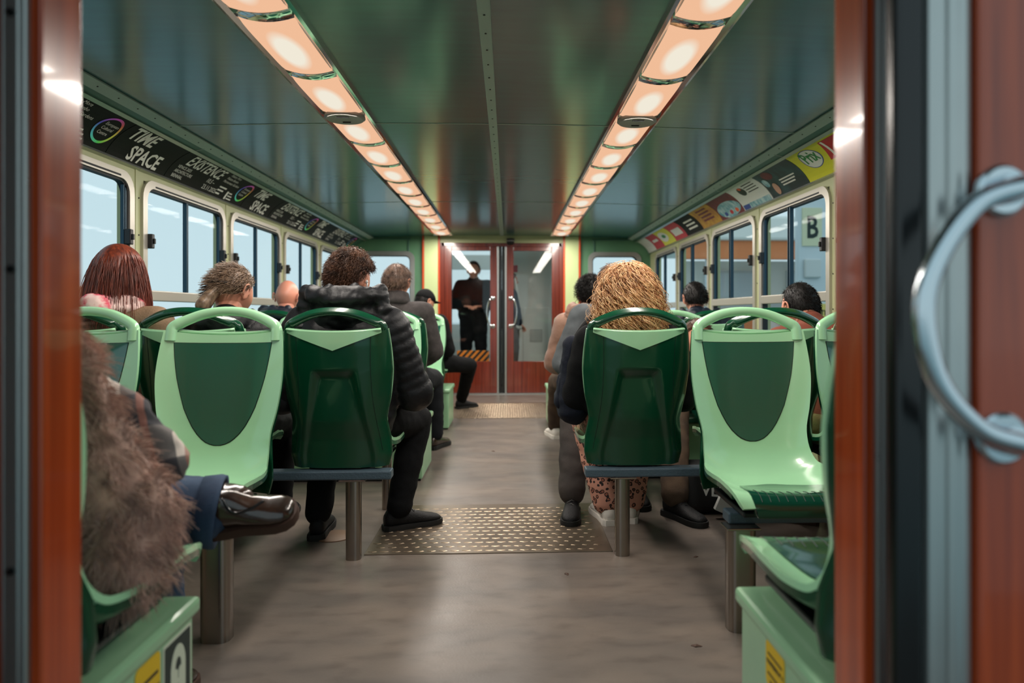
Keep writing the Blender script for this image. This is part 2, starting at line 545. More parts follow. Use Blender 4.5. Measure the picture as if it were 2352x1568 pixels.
def text_mesh(body, size, align='LEFT', bold=0.0, xscale=1.0, shear=0.0):
    cu = bpy.data.curves.new('txt', 'FONT')
    cu.body = body; cu.size = size; cu.align_x = align; cu.offset = bold; cu.shear = shear
    cu.resolution_u = 2; cu.space_line = 0.85
    o = bpy.data.objects.new('txt', cu)
    C.objects.link(o)
    dg = bpy.context.evaluated_depsgraph_get()
    me = o.evaluated_get(dg).to_mesh()
    v = [(p.co.x * xscale, p.co.y, 0) for p in me.vertices]
    f = [tuple(p.vertices) for p in me.polygons]
    o.evaluated_get(dg).to_mesh_clear()
    bpy.data.objects.remove(o); bpy.data.curves.remove(cu)
    return v, f

def text_obj(name, body, size, fn, m, parent, align='LEFT', bold=0.0, xscale=1.0, slices=0.0):
    """flat lettering mapped by fn(x, y) -> 3D point"""
    v, f = text_mesh(body, size, align, bold, xscale)
    if slices:
        bm = bmesh.new()
        vs = [bm.verts.new(p) for p in v]
        for q in f:
            try: bm.faces.new([vs[i] for i in q])
            except ValueError: pass
        ys = [p[1] for p in v]
        y = math.floor(min(ys) / slices) * slices
        while y < max(ys):
            bmesh.ops.bisect_plane(bm, geom=bm.verts[:] + bm.edges[:] + bm.faces[:], plane_co=(0, y, 0), plane_no=(0, 1, 0))
            y += slices
        v, f = bm_out(bm)
    return mesh_obj(name, ([fn(p[0], p[1]) for p in v], f), m, parent)

# ================================================================== THE SETTING
Y0, Y1 = 1.0, 8.95           # cabin from door partition to end wall
WX = 1.92                    # inner wall
CE = 1.67                    # ceiling edge
ZC = 2.03                    # ceiling
# floor
fl = mesh_obj('floor', join(box(-WX - 0.05, WX + 0.05, -0.8, Y1 + 0.06, -0.08, 0.0), box(-1.1, 1.1, Y1 + 0.06, 12.2, -0.08, 0.0)), 'floor_lino')
struct(fl)
# ceiling: backing slab with separate panels below it
ceil = struct(mesh_obj('ceiling', join(box(-WX - 0.08, WX + 0.08, 0.45, Y1 + 0.06, ZC + 0.012, ZC + 0.07), box(-1.1, 1.1, Y1 + 0.06, 10.1, ZC + 0.012, ZC + 0.07)), 'gasket'))
def ceiling_z(x):
    return ZC - 0.03 * (abs(x) / CE) ** 2
for ya, yb in ((0.45, Y0), (Y0, 3.70), (3.70, 6.25), (6.25, Y1)):
    for sg in (-1, 1):
        n = 8
        top, bot = [], []
        V, F = [], []
        for k in range(n + 1):
            x = sg * (0.018 + (CE - 0.018) * k / n)
            for yy in (ya + 0.002, yb - 0.002):
                V.append((x, yy, ceiling_z(x)))
                V.append((x, yy, ceiling_z(x) + 0.01))
        for k in range(n):
            a = k * 4
            F += [(a, a + 4, a + 6, a + 2), (a + 1, a + 3, a + 7, a + 5), (a, a + 1, a + 5, a + 4), (a + 2, a + 6, a + 7, a + 3)]
        F += [(0, 2, 3, 1), (n * 4, n * 4 + 1, n * 4 + 3, n * 4 + 2)]
        mesh_obj('ceiling_panel', (V, F), 'ceiling_paint', ceil, smooth=False)
def screws(parent, pts, r=0.004, nrm='z'):
    sh = []
    for p in pts:
        if nrm == 'z':
            sh.append(lathe([(r, -0.0025), (r * 0.9, 0), (r * 0.5, 0.001)], 6, Matrix.Translation(p)))
        else:
            sh.append(lathe([(r, -0.002), (r * 0.6, 0.002)], 6, Matrix.Translation(p) @ Matrix.Rotation(R(90), 4, 'Y')))
    o = mesh_obj('screw_row', join(*sh), 'screw', parent)
    o['kind'] = 'stuff'
    return o
ct = struct(mesh_obj('trim_1', box(-0.022, 0.022, Y0, Y1, ZC - 0.006, ZC + 0.006, 0.003), 'strip_metal'))
screws(ct, [(0, Y0 + 0.1 + 0.155 * i, ZC - 0.006) for i in range(50)])
# transverse thin seam strips
for k, yy in enumerate((3.70, 6.25)):
    s = struct(mesh_obj('trim_%d' % (2 + k), join(box(-CE, -0.02, yy - 0.003, yy + 0.003, ZC - 0.034, ZC - 0.001), box(0.02, CE, yy - 0.003, yy + 0.003, ZC - 0.034, ZC - 0.001)), 'strip_metal'))
    s.data.clear_geometry()
    V, F = [], []
    for sg in (-1, 1):
        for q in range(8):
            xa, xb = sg * (0.02 + (CE - 0.02) * q / 8), sg * (0.02 + (CE - 0.02) * (q + 1) / 8)
            b_ = len(V)
            for x in (xa, xb):
                V += [(x, yy - 0.006, ceiling_z(x) - 0.0015), (x, yy + 0.006, ceiling_z(x) - 0.0015)]
            F.append((b_, b_ + 1, b_ + 3, b_ + 2))
    s.data.from_pydata(V, [], F); s.data.update()

# cove along each side: edge strip, green band, curved advert bed
AD0 = (1.735, 1.962)   # top of advert bed
AD1 = (1.905, 1.808)   # bottom of advert bed
def ad_pt(v, off=0.0):
    """v 0 bottom .. 1 top, off towards the cabin; returns (|x|, z)"""
    x = AD1[0] + (AD0[0] - AD1[0]) * v
    z = AD1[1] + (AD0[1] - AD1[1]) * v
    bow = 0.022 * 4 * v * (1 - v)
    nx, nz = -0.671, -0.741
    return (x - nx * bow + nx * off, z - nz * bow + nz * off)
TN = 4
for sg, side in ((-1, 'left'), (1, 'right')):
    prof = [(CE - 0.02, ZC - 0.045), (AD0[0], AD0[1])] + [ad_pt(1 - k / 8) for k in range(1, 9)] + [(WX, 1.80), (WX + 0.06, 1.80), (WX + 0.06, ZC + 0.02), (CE - 0.02, ZC + 0.01)]
    cv = mesh_obj('trim_%d' % TN, prism([(sg * x, z) for x, z in prof], Y0, Y1), 'cove_paint'); TN += 1
    struct(cv)
    st = mesh_obj('edge_strip', prism([(sg * (CE - 0.045), ZC - 0.030), (sg * (CE + 0.012), ZC - 0.048), (sg * (CE + 0.010), ZC - 0.056), (sg * (CE - 0.047), ZC - 0.038)], Y0, Y1), 'strip_metal', cv)
    sc_ = screws(st, [(sg * (CE - 0.018), Y0 + 0.1 + 0.16 * i, ZC - 0.047) for i in range(49)])
    mesh_obj('advert_rail', prism([(sg * (AD0[0] - 0.012), AD0[1] + 0.004), (sg * (AD0[0] + 0.004), AD0[1] - 0.008), (sg * (AD0[0] - 0.002), AD0[1] - 0.014), (sg * (AD0[0] - 0.018), AD0[1] - 0.002)], Y0, Y1), 'alu', cv)
    mesh_obj('advert_rail', prism([(sg * (AD1[0] - 0.014), AD1[1] - 0.006), (sg * (AD1[0] + 0.014), AD1[1] - 0.010), (sg * (AD1[0] + 0.014), AD1[1] + 0.006), (sg * (AD1[0] - 0.006), AD1[1] + 0.010)], Y0, Y1), 'alu', cv)
    for ys in (2.9, 4.1, 5.3, 6.5, 7.7):
        mesh_obj('cove_joint', prism([(sg * (CE + 0.0), ZC - 0.0545), (sg * (AD0[0] - 0.005), AD0[1] - 0.002), (sg * (AD0[0] - 0.004), AD0[1] + 0.004), (sg * CE, ZC - 0.048)], ys, ys + 0.006), 'strip_metal', cv)

# side walls with window openings
PITCH = 1.2
PY = [1.44 + PITCH * k for k in range(7)]
ZT, ZR0, ZR1, ZB = 1.735, 1.155, 1.095, 0.80
WIN = 1
for sg, side in ((-1, 'left'), (1, 'right')):
    xa, xb = sorted((sg * WX, sg * (WX + 0.06)))
    sh = [box(xa, xb, Y0, Y1, 0, ZB - 0.03), box(xa, xb, Y0, Y1, ZT + 0.02, 1.82), box(xa, xb, Y0, 1.44 + 0.075, ZB - 0.03, ZT + 0.02), box(xa, xb, 8.64 - 0.075, Y1, ZB - 0.03, ZT + 0.02)]
    for y in PY[1:-1]:
        sh.append(box(xa, xb, y - 0.075, y + 0.075, ZB - 0.03, ZT + 0.02))
    w = struct(mesh_obj('wall_' + side, join(*sh), 'wall_paint'))
    for y in PY[1:]:
        mesh_obj('post_cover', box(min(sg * (WX - 0.004), sg * WX), max(sg * (WX - 0.004), sg * WX), y - 0.012, y + 0.012, ZB - 0.03, 1.80), 'wall_paint', w)
        screws(w, [(sg * (WX - 0.005), y + 0.02, ZB + 0.2 * i + 0.05) for i in range(5)], 0.005, 'x')
    for i in range(6):
        ya, yb = PY[i] + 0.055, PY[i + 1] - 0.055
        wd = empty('window_%d' % WIN, (sg * WX, (ya + yb) / 2, ZB))
        WIN += 1
        struct(wd)
        hy = (yb - ya) / 2
        h = ZT - ZB
        zr0, zr1 = ZR1 - ZB, ZR0 - ZB
        inw = -sg
        # rounded frame proud of the wall
        a, b = sorted((inw * 0.016, -inw * 0.03))
        out = rrect(-hy - 0.012, hy + 0.012, -0.03, h + 0.032, 0.11)
        inn = rrect(-hy + 0.035, hy - 0.035, 0.015, h - 0.012, 0.075)
        mesh_obj('window_frame', ring_prism(out, inn, a, b, 'x'), 'alu_frame', wd, smooth=False)
        inn2 = rrect(-hy + 0.047, hy - 0.047, 0.027, h - 0.024, 0.066)
        a2, b2 = sorted((inw * 0.006, -inw * 0.028))
        mesh_obj('gasket', ring_prism(rrect(-hy + 0.034, hy - 0.034, 0.014, h - 0.011, 0.076), inn2, a2, b2, 'x'), 'gasket', wd)
        a3, b3 = sorted((inw * 0.018, -inw * 0.02))
        mesh_obj('cross_rail', box(a3, b3, -hy + 0.03, hy - 0.03, zr0, zr1, 0.006), 'alu_frame', wd)
        mesh_obj('glass_pane', box(-0.022, -0.018, -hy + 0.03, 0.01, zr1 - 0.01, h - 0.01) if sg < 0 else box(0.018, 0.022, -hy + 0.03, 0.01, zr1 - 0.01, h - 0.01), 'window_glass', wd)
        mesh_obj('glass_pane', box(-0.012, -0.008, -0.01, hy - 0.03, zr1 - 0.01, h - 0.01) if sg < 0 else box(0.008, 0.012, -0.01, hy - 0.03, zr1 - 0.01, h - 0.01), 'window_glass', wd)
        mesh_obj('glass_pane', box(-0.022, -0.018, -hy + 0.03, hy - 0.03, 0.01, zr0 + 0.01) if sg < 0 else box(0.018, 0.022, -hy + 0.03, hy - 0.03, 0.01, zr0 + 0.01), 'window_glass', wd)
        mesh_obj('meeting_stile', join(box(-0.022, 0.004, -0.017, -0.003, zr1, h - 0.02, 0.002), box(-0.026, 0.0, 0.008, 0.014, zr1, h - 0.02)), 'slider_bar', wd)
        mesh_obj('slider_stile', join(box(-0.010, 0.006, hy - 0.062, hy - 0.050, zr1, h - 0.04), box(-0.010, 0.006, hy - 0.078, hy - 0.072, zr1, h - 0.04)), 'slider_bar', wd)
        mesh_obj('top_slot', box(*(sorted((inw * 0.0165, inw * 0.012))), -hy + 0.12, hy - 0.12, h - 0.004, h + 0.006), 'gasket', wd)
        for yy in (-hy + 0.05, hy - 0.06):
            xa_, xb_ = sorted((inw * 0.004, inw * 0.040))
            la = mesh_obj('latch', box(xa_, xb_, yy - 0.016, yy + 0.016, 0.585, 0.665, 0.005), 'latch_black', wd)
            xa_, xb_ = sorted((inw * 0.040, inw * 0.050))
            mesh_obj('latch_button', box(xa_, xb_, yy - 0.008, yy + 0.008, 0.610, 0.640, 0.003), 'dark_metal', la)

# ---- end wall with double sliding door
DX, DZ = 0.765, 1.92
def end_window_outline(sg):
    return sorted((sg * 1.15, sg * 1.76)) + [0.95, 1.785]
sh = [box(-DX, DX, Y1, Y1 + 0.06, DZ, ZC + 0.02)]
for sg in (-1, 1):
    a, b, z0, z1 = end_window_outline(sg)
    for (p, q, s, t) in ((min(sg * DX, sg * 1.15), max(sg * DX, sg * 1.15), 0, ZC + 0.02), (min(sg * 1.76, sg * 1.98), max(sg * 1.76, sg * 1.98), 0, ZC + 0.02), (a, b, 0, z0), (a, b, z1, ZC + 0.02)):
        sh.append(box(p, q, Y1, Y1 + 0.06, s, t))
we = struct(mesh_obj('wall_end', join(*sh), 'end_green'))
mesh_obj('door_header', box(-DX - 0.03, DX + 0.03, Y1 - 0.03, Y1, DZ + 0.012, ZC - 0.002), 'end_pale', we).data.materials[0] = MATS['wall_paint']
for sg in (-1, 1):
    mesh_obj('pilaster', box(min(sg * 0.81, sg * 0.985), max(sg * 0.81, sg * 0.985), Y1 - 0.05, Y1, 0, ZC - 0.01, 0.006), 'end_pale', we)
    for xx in (0.798, 0.997):
        mesh_obj('orange_edge', box(sg * xx - 0.012, sg * xx + 0.012, Y1 - 0.056, Y1, 0, ZC - 0.01, 0.004), 'orange_trim', we)
    # hatch outline above the end window
    mesh_obj('hatch_bar', join(box(sg * 1.46 - 0.30, sg * 1.46 + 0.30, Y1 - 0.02, Y1, 1.972, 1.990, 0.004), box(sg * 1.19 - 0.01, sg * 1.19 + 0.01, Y1 - 0.015, Y1, 1.80, 1.975, 0.003)), 'cove_paint', we)
    wd = struct(empty('window_%d' % WIN, (sg * 1.455, Y1, 0.95))); WIN += 1
    out = rrect(-0.345, 0.345, -0.04, 0.875, 0.10); inn = rrect(-0.29, 0.29, 0.015, 0.82, 0.07)
    mesh_obj('window_frame', ring_prism(out, inn, -0.018, 0.05, 'y'), 'alu', wd)
    mesh_obj('gasket', ring_prism(rrect(-0.291, 0.291, 0.014, 0.821, 0.07), rrect(-0.28, 0.28, 0.025, 0.81, 0.062), -0.006, 0.045, 'y'), 'gasket', wd)
    mesh_obj('glass_pane', box(-0.30, 0.30, 0.02, 0.024, 0.0, 0.83), 'window_glass', wd)
    if sg < 0:
        nt_ = mesh_obj('notice_sheet', box(0.0, 0.21, 0.012, 0.016, 0.33, 0.62), 'paper_white', wd)
        mesh_obj('notice_print', join(box(0.03, 0.18, 0.009, 0.012, 0.56, 0.585), box(0.03, 0.13, 0.009, 0.012, 0.36, 0.42)), 'ad_teal', nt_)
# door surround
ds = struct(empty('door_1', (0, Y1, 0)))
mesh_obj('door_frame', join(box(-DX - 0.02, -DX + 0.03, -0.03, 0.05, 0, DZ + 0.015), box(DX - 0.03, DX + 0.02, -0.03, 0.05, 0, DZ + 0.015), box(-DX, DX, -0.03, 0.05, DZ - 0.03, DZ + 0.015)), 'wood_dark', ds)
mesh_obj('threshold', box(-DX, DX, -0.06, 0.05, 0.0, 0.014), 'alu', ds)
for sg, nm in ((-1, 'door_2'), (1, 'door_3')):
    d = struct(empty(nm, (0, Y1 + 0.005, 0)))
    def bx(a, b, y0, y1, z0, z1, bev=0.0):
        p, q = sorted((sg * a, sg * b))
        return box(p, q, y0, y1, z0, z1, bev)
    mesh_obj('stile', bx(0.062, 0.15, -0.02, 0.02, 0.015, DZ - 0.03, 0.004), 'wood_dark', d)
    mesh_obj('stile', bx(0.64, DX - 0.03, -0.02, 0.02, 0.015, DZ - 0.03, 0.004), 'wood_dark', d)
    mesh_obj('rail', bx(0.15, 0.64, -0.02, 0.02, DZ - 0.085, DZ - 0.03, 0.004), 'wood_dark', d)
    mesh_obj('kick_panel', bx(0.15, 0.64, -0.02, 0.02, 0.015, 0.42, 0.004), 'wood_dark', d)
    mesh_obj('glass_pane', bx(0.145, 0.645, -0.004, 0.004, 0.415, DZ - 0.08), 'door_glass', d)
    mesh_obj('edge_profile', bx(0.038, 0.062, -0.026, 0.026, 0.015, DZ - 0.03, 0.005), 'alu', d)
    mesh_obj('rubber_seal', bx(0.001, 0.038, -0.02, 0.02, 0.015, DZ - 0.03, 0.006), 'rubber', d)
    cx = sg * 0.115
    pts = arc([(cx, -0.02, 1.23), (cx - sg * 0.0, -0.06, 1.225), (cx + sg * 0.05, -0.065, 1.19), (cx + sg * 0.075, -0.065, 1.05), (cx + sg * 0.05, -0.065, 0.91), (cx, -0.06, 0.875), (cx, -0.02, 0.87)], 6)
    hd = mesh_obj('door_handle', tube(pts, 0.011, 8), 'chrome', d, True)
    for zz in (1.23, 0.87):
        mesh_obj('flange', lathe([(0.03, 0), (0.03, 0.006), (0.018, 0.01)], 14, Matrix.Translation((cx, -0.02, zz)) @ Matrix.Rotation(R(90), 4, 'X')), 'chrome', hd, True)

# ---- near partition and open sliding door the camera looks through
PYN = 0.93
def near_side(sg):
    w = struct(mesh_obj('wall_near_' + ('left' if sg < 0 else 'right'), box(min(sg * (0.554 if sg < 0 else 0.592), sg * 1.98), max(sg * (0.554 if sg < 0 else 0.592), sg * 1.98), PYN + 0.08, PYN + 0.11, 0, ZC + 0.02), 'wood_red'))
    d = struct(empty('door_4' if sg < 0 else 'door_6', (0, PYN, 0)))
    def bx(a, b, y0, y1, bev=0.0, z0=0.0, z1=ZC - 0.03):
        p, q = sorted((sg * a, sg * b))
        return box(p, q, y0, y1, z0, z1, bev)
    j0 = 0.538 if sg < 0 else 0.576
    mesh_obj('jamb_post', bx(j0, j0 + 0.016, 0.022, 0.11, 0.003), 'wood_red', d)
    mesh_obj('guide_channel', join(bx(j0 + 0.016, j0 + 0.027, 0.016, 0.08, 0.003), bx(j0 + 0.029, j0 + 0.052, 0.022, 0.08, 0.003)), 'alu', d)
    for z in (0.68, 1.08, 1.42):
        mesh_obj('screw_head', lathe([(0.006, 0), (0.005, 0.003)], 10, Matrix.Translation((sg * (j0 + 0.040), 0.022, z)) @ Matrix.Rotation(R(90), 4, 'X')), 'screw', d)
    # sliding leaf, pushed open
    leaf = struct(empty('door_5' if sg < 0 else 'door_7', (0, PYN - 0.075, 0)))
    e0 = 0.556
    mesh_obj('rubber_seal', bx(e0 + 0.004, e0 + 0.042, -0.012, 0.014, 0.008), 'rubber', leaf)
    mesh_obj('edge_profile', join(bx(e0 + 0.042, e0 + 0.103, -0.016, 0.02, 0.012), bx(e0 + 0.064, e0 + 0.084, -0.022, 0.0, 0.008)), 'alu', leaf)
    mesh_obj('stile', bx(e0 + 0.105, e0 + 0.26, -0.02, 0.02, 0.006), 'wood_red', leaf)
    mesh_obj('kick_panel', bx(e0 + 0.26, e0 + 0.80, -0.018, 0.018, 0.0, 0.02, 0.45), 'wood_red', leaf)
    mesh_obj('rail', bx(e0 + 0.26, e0 + 0.80, -0.018, 0.018, 0.0, 1.85, 1.98), 'wood_red', leaf)
    mesh_obj('stile', bx(e0 + 0.80, e0 + 0.90, -0.02, 0.02, 0.006), 'wood_red', leaf)
    mesh_obj('glass_pane', bx(e0 + 0.255, e0 + 0.805, -0.004, 0.004, 0.0, 0.44, 1.86), 'door_glass', leaf)
    hx = 0.686
    zt, zb = 1.172, 0.868
    pts = arc([(sg * hx, -0.02, zt), (sg * hx, -0.050, zt), (sg * (hx - 0.012), -0.068, zt - 0.004), (sg * (hx - 0.066), -0.072, zt - 0.026), (sg * (hx - 0.112), -0.072, zt - 0.09),
               (sg * (hx - 0.127), -0.072, (zt + zb) / 2), (sg * (hx - 0.110), -0.072, zb + 0.075), (sg * (hx - 0.062), -0.072, zb + 0.02), (sg * (hx - 0.012), -0.068, zb + 0.002), (sg * hx, -0.050, zb), (sg * hx, -0.02, zb)], 7)
    hd = mesh_obj('door_handle', tube(pts, 0.0125, 14), 'handle_steel', leaf, True)
    for zz in (zt, zb):
        mesh_obj('flange', lathe([(0.032, 0), (0.032, 0.008), (0.028, 0.012), (0.0, 0.0125)], 24, Matrix.Translation((sg * hx, -0.02, zz)) @ Matrix.Rotation(R(90), 4, 'X')), 'handle_steel', hd, True, 40)
        mesh_obj('flange_collar', lathe([(0.018, 0.012), (0.018, 0.03), (0.0125, 0.032)], 18, Matrix.Translation((sg * hx, -0.02, zz)) @ Matrix.Rotation(R(90), 4, 'X')), 'handle_steel', hd, True, 40)
near_side(-1); near_side(1)
struct(mesh_obj('trim_20', box(-0.62, 0.62, PYN - 0.02, PYN + 0.11, ZC - 0.035, ZC + 0.01), 'wood_red'))
struct(mesh_obj('trim_21', box(-0.62, 0.62, PYN - 0.1, PYN + 0.11, 0.0, 0.012, 0.004), 'alu'))

# ---- tread plates in the floor
def tread_plate(y0, y1, label, individual):
    t = tag(mesh_obj('tread_plate', box(-0.53, 0.53, y0, y1, 0.0, 0.004, 0.0015), 'tread_plate'), label, 'floor plate', 'tread plates in the aisle floor')
    px, py = 0.050, 0.054
    nx, ny = 20, int((y1 - y0 - 0.03) / py)
    a, b, hh = 0.0205, 0.0085, 0.0022
    V = [(-a, 0, 0.004), (0, -b, 0.004), (a, 0, 0.004), (0, b, 0.004), (-a * 0.72, 0, 0.004 + hh), (0, -b * 0.6, 0.004 + hh), (a * 0.72, 0, 0.004 + hh), (0, b * 0.6, 0.004 + hh)]
    F = [(0, 1, 5, 4), (1, 2, 6, 5), (2, 3, 7, 6), (3, 0, 4, 7), (4, 5, 6, 7)]
    if individual:
        me = bpy.data.meshes.new('tread_lozenge'); me.from_pydata(V, [], F); me.materials.append(MATS['tread_boss'])
    sh = []
    for i in range(nx):
        for j in range(ny):
            x = -0.53 + 0.03 + px * i + (px / 2 if j % 2 else 0)
            if x > 0.505: continue
            y = y0 + 0.03 + py * j
            if individual:
                o = link(bpy.data.objects.new('tread_lozenge', me), t); o.location = (x, y, 0)
            else:
                sh.append(([(p[0] + x, p[1] + y, p[2]) for p in V], F))
    if sh:
        mesh_obj('tread_relief', join(*sh), 'tread_boss', t)['kind'] = 'stuff'
tread_plate(2.98, 3.74, 'worn metal tread plate with raised lozenges between the two nearest aisle seats', True)
tread_plate(6.85, 8.05, 'worn metal tread plate set in the floor near the far wooden doors', False)

# ---- vestibule beyond the far doors
vs = struct(mesh_obj('wall_vestibule', join(box(-1.1, -1.04, 9.02, 12.2, 0, 0.85), box(1.04, 1.1, 9.02, 12.2, 0, 0.85), box(-1.1, -1.04, 9.02, 12.2, 1.86, 2.05), box(1.04, 1.1, 9.02, 12.2, 1.86, 2.05),
    box(-1.1, 1.1, 12.1, 12.2, 0, 0.85), box(-1.1, 1.1, 12.1, 12.2, 1.80, 2.05), box(-1.1, -1.02, 10.4, 10.5, 0.85, 1.86), box(1.02, 1.1, 10.4, 10.5, 0.85, 1.86)), 'vestibule_white'))
struct(mesh_obj('ceiling_vestibule', box(-1.04, 1.04, 9.01, 10.1, 2.0, 2.03), 'vestibule_white'))
cabn = empty('control_cabinet', (0.42, 10.2, 0))
tag(cabn, 'off-white cabinet with a vent grille behind the right far door', 'cabinet')
mesh_obj('body', join(box(-0.30, 0.30, 0, 0.5, 0, 1.98, 0.008)), 'vestibule_white', cabn)
mesh_obj('door', box(-0.12, 0.26, -0.014, 0, 0.12, 1.12, 0.006), 'grey_plastic', cabn).data.materials[0] = MATS['vestibule_white']
gr = mesh_obj('grille', box(-0.02, 0.16, -0.018, -0.012, 0.62, 0.80), 'grey_plastic', cabn)
for k in range(7):
    mesh_obj('slat', box(-0.015, 0.155, -0.026, -0.016, 0.63 + 0.024 * k, 0.642 + 0.024 * k), 'vestibule_white', gr)
mesh_obj('sticker', box(-0.29, -0.20, -0.004, 0, 1.64, 1.74), 'ad_red', cabn)
mesh_obj('sticker', box(-0.30, -0.21, -0.004, 0, 1.38, 1.50), 'ad_gold', cabn)
cl = tag(mesh_obj('support_column', tube([(-0.72, 9.45, 0), (-0.72, 9.45, 2.02)], 0.045, 14), 'grey_plastic', None, True, 40), 'grey round column behind the left far door', 'column')
hz = tag(mesh_obj('hazard_board', box(-0.60, -0.17, 9.30, 9.33, 0.36, 0.54, 0.004), 'hazard'), 'orange and black striped board behind the left far door', 'board')
mesh_obj('support_post', join(box(-0.56, -0.53, 9.31, 9.34, 0, 0.37), box(-0.24, -0.21, 9.31, 9.34, 0, 0.37)), 'vestibule_dark', hz)
cc = empty('dome_camera', (0.11, Y1 - 0.06, 1.955))
tag(cc, 'small dark round camera on the header above the far doors', 'camera')
mesh_obj('housing', lathe([(0.0, -0.05), (0.03, -0.046), (0.045, -0.03), (0.05, 0.0), (0.05, 0.03), (0.0, 0.032)], 18), 'dark_metal', cc, True, 50)
mesh_obj('bracket', box(-0.015, 0.015, 0.0, 0.06, -0.01, 0.035, 0.004), 'dark_metal', cc)
mesh_obj('ring', lathe([(0.052, -0.004), (0.055, 0.0), (0.052, 0.006)], 18), 'grey_plastic', cc, True)

# ---- outside: water, landing stage on the right
wt = struct(mesh_obj('water_surface', box(-90, 90, -30, 150, -0.75, -0.7), 'water'))
wt['label'] = 'pale misty water outside the left windows'; wt['category'] = 'water'
pn = empty('landing_stage', (7.0, 13.5, 0))
tag(pn, 'white floating landing stage with an orange roof band outside the right windows', 'pontoon')
mesh_obj('deck', box(-3.6, 6, -1.5, 3, -0.7, 0.15), 'pontoon_grey', pn)
mesh_obj('wall', box(-3.4, 6, 0.4, 0.6, 0.15, 2.1), 'pontoon_white', pn)
mesh_obj('roof_band', box(-3.8, 6.2, -1.4, -1.2, 2.0, 2.32), 'pontoon_orange', pn)
mesh_obj('roof', box(-3.9, 6.3, -1.5, 2.6, 2.32, 2.75, 0.05), 'pontoon_white', pn)
mesh_obj('lower_band', box(-3.38, 6, 0.34, 0.4, 1.15, 1.30), 'pontoon_grey', pn)
for k in range(5):
    mesh_obj('post', box(-3.4 + 1.7 * k, -3.28 + 1.7 * k, -1.3, -1.18, 0.15, 2.0), 'pontoon_blue', pn)
    wn_ = mesh_obj('window_frame', box(-3.0 + 1.7 * k, -1.9 + 1.7 * k, 0.30, 0.4, 1.32, 1.9), 'pontoon_grey', pn)
    mesh_obj('pane', box(-2.95 + 1.7 * k, -1.95 + 1.7 * k, 0.28, 0.3, 1.37, 1.85), 'pontoon_blue', wn_)
    mesh_obj('bench_panel', box(-3.1 + 1.7 * k, -1.85 + 1.7 * k, 0.24, 0.4, 0.55, 1.0), 'pontoon_orange', pn)
sp = empty('stop_sign', (4.08, 9.0, -0.7))
tag(sp, 'grey stop pillar with a cream letter B board and yellow name board outside right windows', 'sign')
mesh_obj('pillar', box(-0.20, 0.36, 0, 0.10, 0, 3.3, 0.02), 'pontoon_blue', sp)
sb = mesh_obj('letter_board', box(-0.14, 0.12, -0.02, 0, 2.62, 3.12), 'sign_cream', sp)
text_obj('lettering', 'B', 0.40, lambda x, y: (x - 0.01, -0.023, 2.73 + y), 'sign_dark', sb, 'CENTER', 0.01, 0.72)
sb2 = mesh_obj('name_board', box(-0.22, 0.36, -0.02, 0, 1.56, 1.86), 'sign_cream', sp)
sb2.data.materials[0] = mat('board_yellow', (228, 204, 110), 0.5)
text_obj('lettering', 'S. Elena', 0.15, lambda x, y: (-0.20 + x, -0.023, 1.71 + y), 'print_black', sb2, 'LEFT', 0.002, 0.95)
mesh_obj('small_print', join(*[box(-0.19 + 0.07 * k, -0.13 + 0.07 * k, -0.022, -0.02, 1.605, 1.635) for k in range(6)]), 'pontoon_grey', sb2)
mesh_obj('lamp_box', box(-0.12, 0.10, -0.06, 0, 2.20, 2.45, 0.02), 'pontoon_grey', sp)

# ================================================================== CEILING LIGHTS
LP, LX = 0.58, 0.73
def lamp_strip(sg, label_side):
    zc = ceiling_z(LX)
    rail = empty('light_channel', (sg * LX, 1.18 + LP, zc))
    tag(rail, 'long chromed light channel on the %s side of the ceiling' % label_side, 'light fitting', 'ceiling light channels')
    L = LP * 12
    mesh_obj('channel_edge', prism([(-0.122, 0.004), (-0.122, -0.016), (-0.110, -0.020), (-0.096, -0.010), (-0.096, 0.004)], 0, L), 'chrome', rail)
    mesh_obj('channel_edge', prism([(0.122, 0.004), (0.122, -0.016), (0.110, -0.020), (0.096, -0.010), (0.096, 0.004)], 0, L), 'chrome', rail)
    mesh_obj('end_cap', box(-0.122, 0.122, L, L + 0.012, -0.02, 0.004), 'chrome', rail)
    for k in range(13):
        y = LP * k
        # chromed reflector between two diffusers, dished upwards
        V, F = [], []
        n = 8
        for q in range(n + 1):
            t = -1 + 2 * q / n
            z = -0.030 + 0.018 * t * t
            V += [(0.097 * t, y - 0.034, z + 0.006), (0.097 * t, y, z + 0.016), (0.097 * t, y + 0.034, z + 0.006)]
        for q in range(n):
            a = q * 3
            F += [(a, a + 1, a + 4, a + 3), (a + 1, a + 2, a + 5, a + 4)]
        mesh_obj('reflector', (V, F), 'chrome', rail, True)
    return rail
words = ['', 'nearest', 'second', 'third', 'fourth', 'fifth', 'sixth', 'seventh', 'eighth', 'ninth', 'tenth', 'eleventh', 'farthest']
def diffuser_mesh():
    V, F = [], []
    n, m = 12, 10
    hl = LP / 2 - 0.034
    for j in range(m + 1):
        y = -hl + 2 * hl * j / m
        e = abs(y) / hl
        for i in range(n + 1):
            t = -1 + 2 * i / n
            z = -0.030 + 0.016 * t * t + 0.008 * e ** 6
            V.append((0.095 * t, y, z))
    for j in range(m):
        for i in range(n):
            a = j * (n + 1) + i
            F.append((a, a + n + 1, a + n + 2, a + 1))
    me = bpy.data.meshes.new('diffuser'); me.from_pydata(V, [], F); me.materials.append(MATS['lamp_diffuser'])
    me.polygons.foreach_set('use_smooth', np.ones(len(F), dtype=bool))
    return me
dm = diffuser_mesh()
LAMP_LIGHT = bpy.data.lights.new('tube_light', 'AREA')
LAMP_LIGHT.shape = 'RECTANGLE'; LAMP_LIGHT.size = 0.16; LAMP_LIGHT.size_y = 0.46
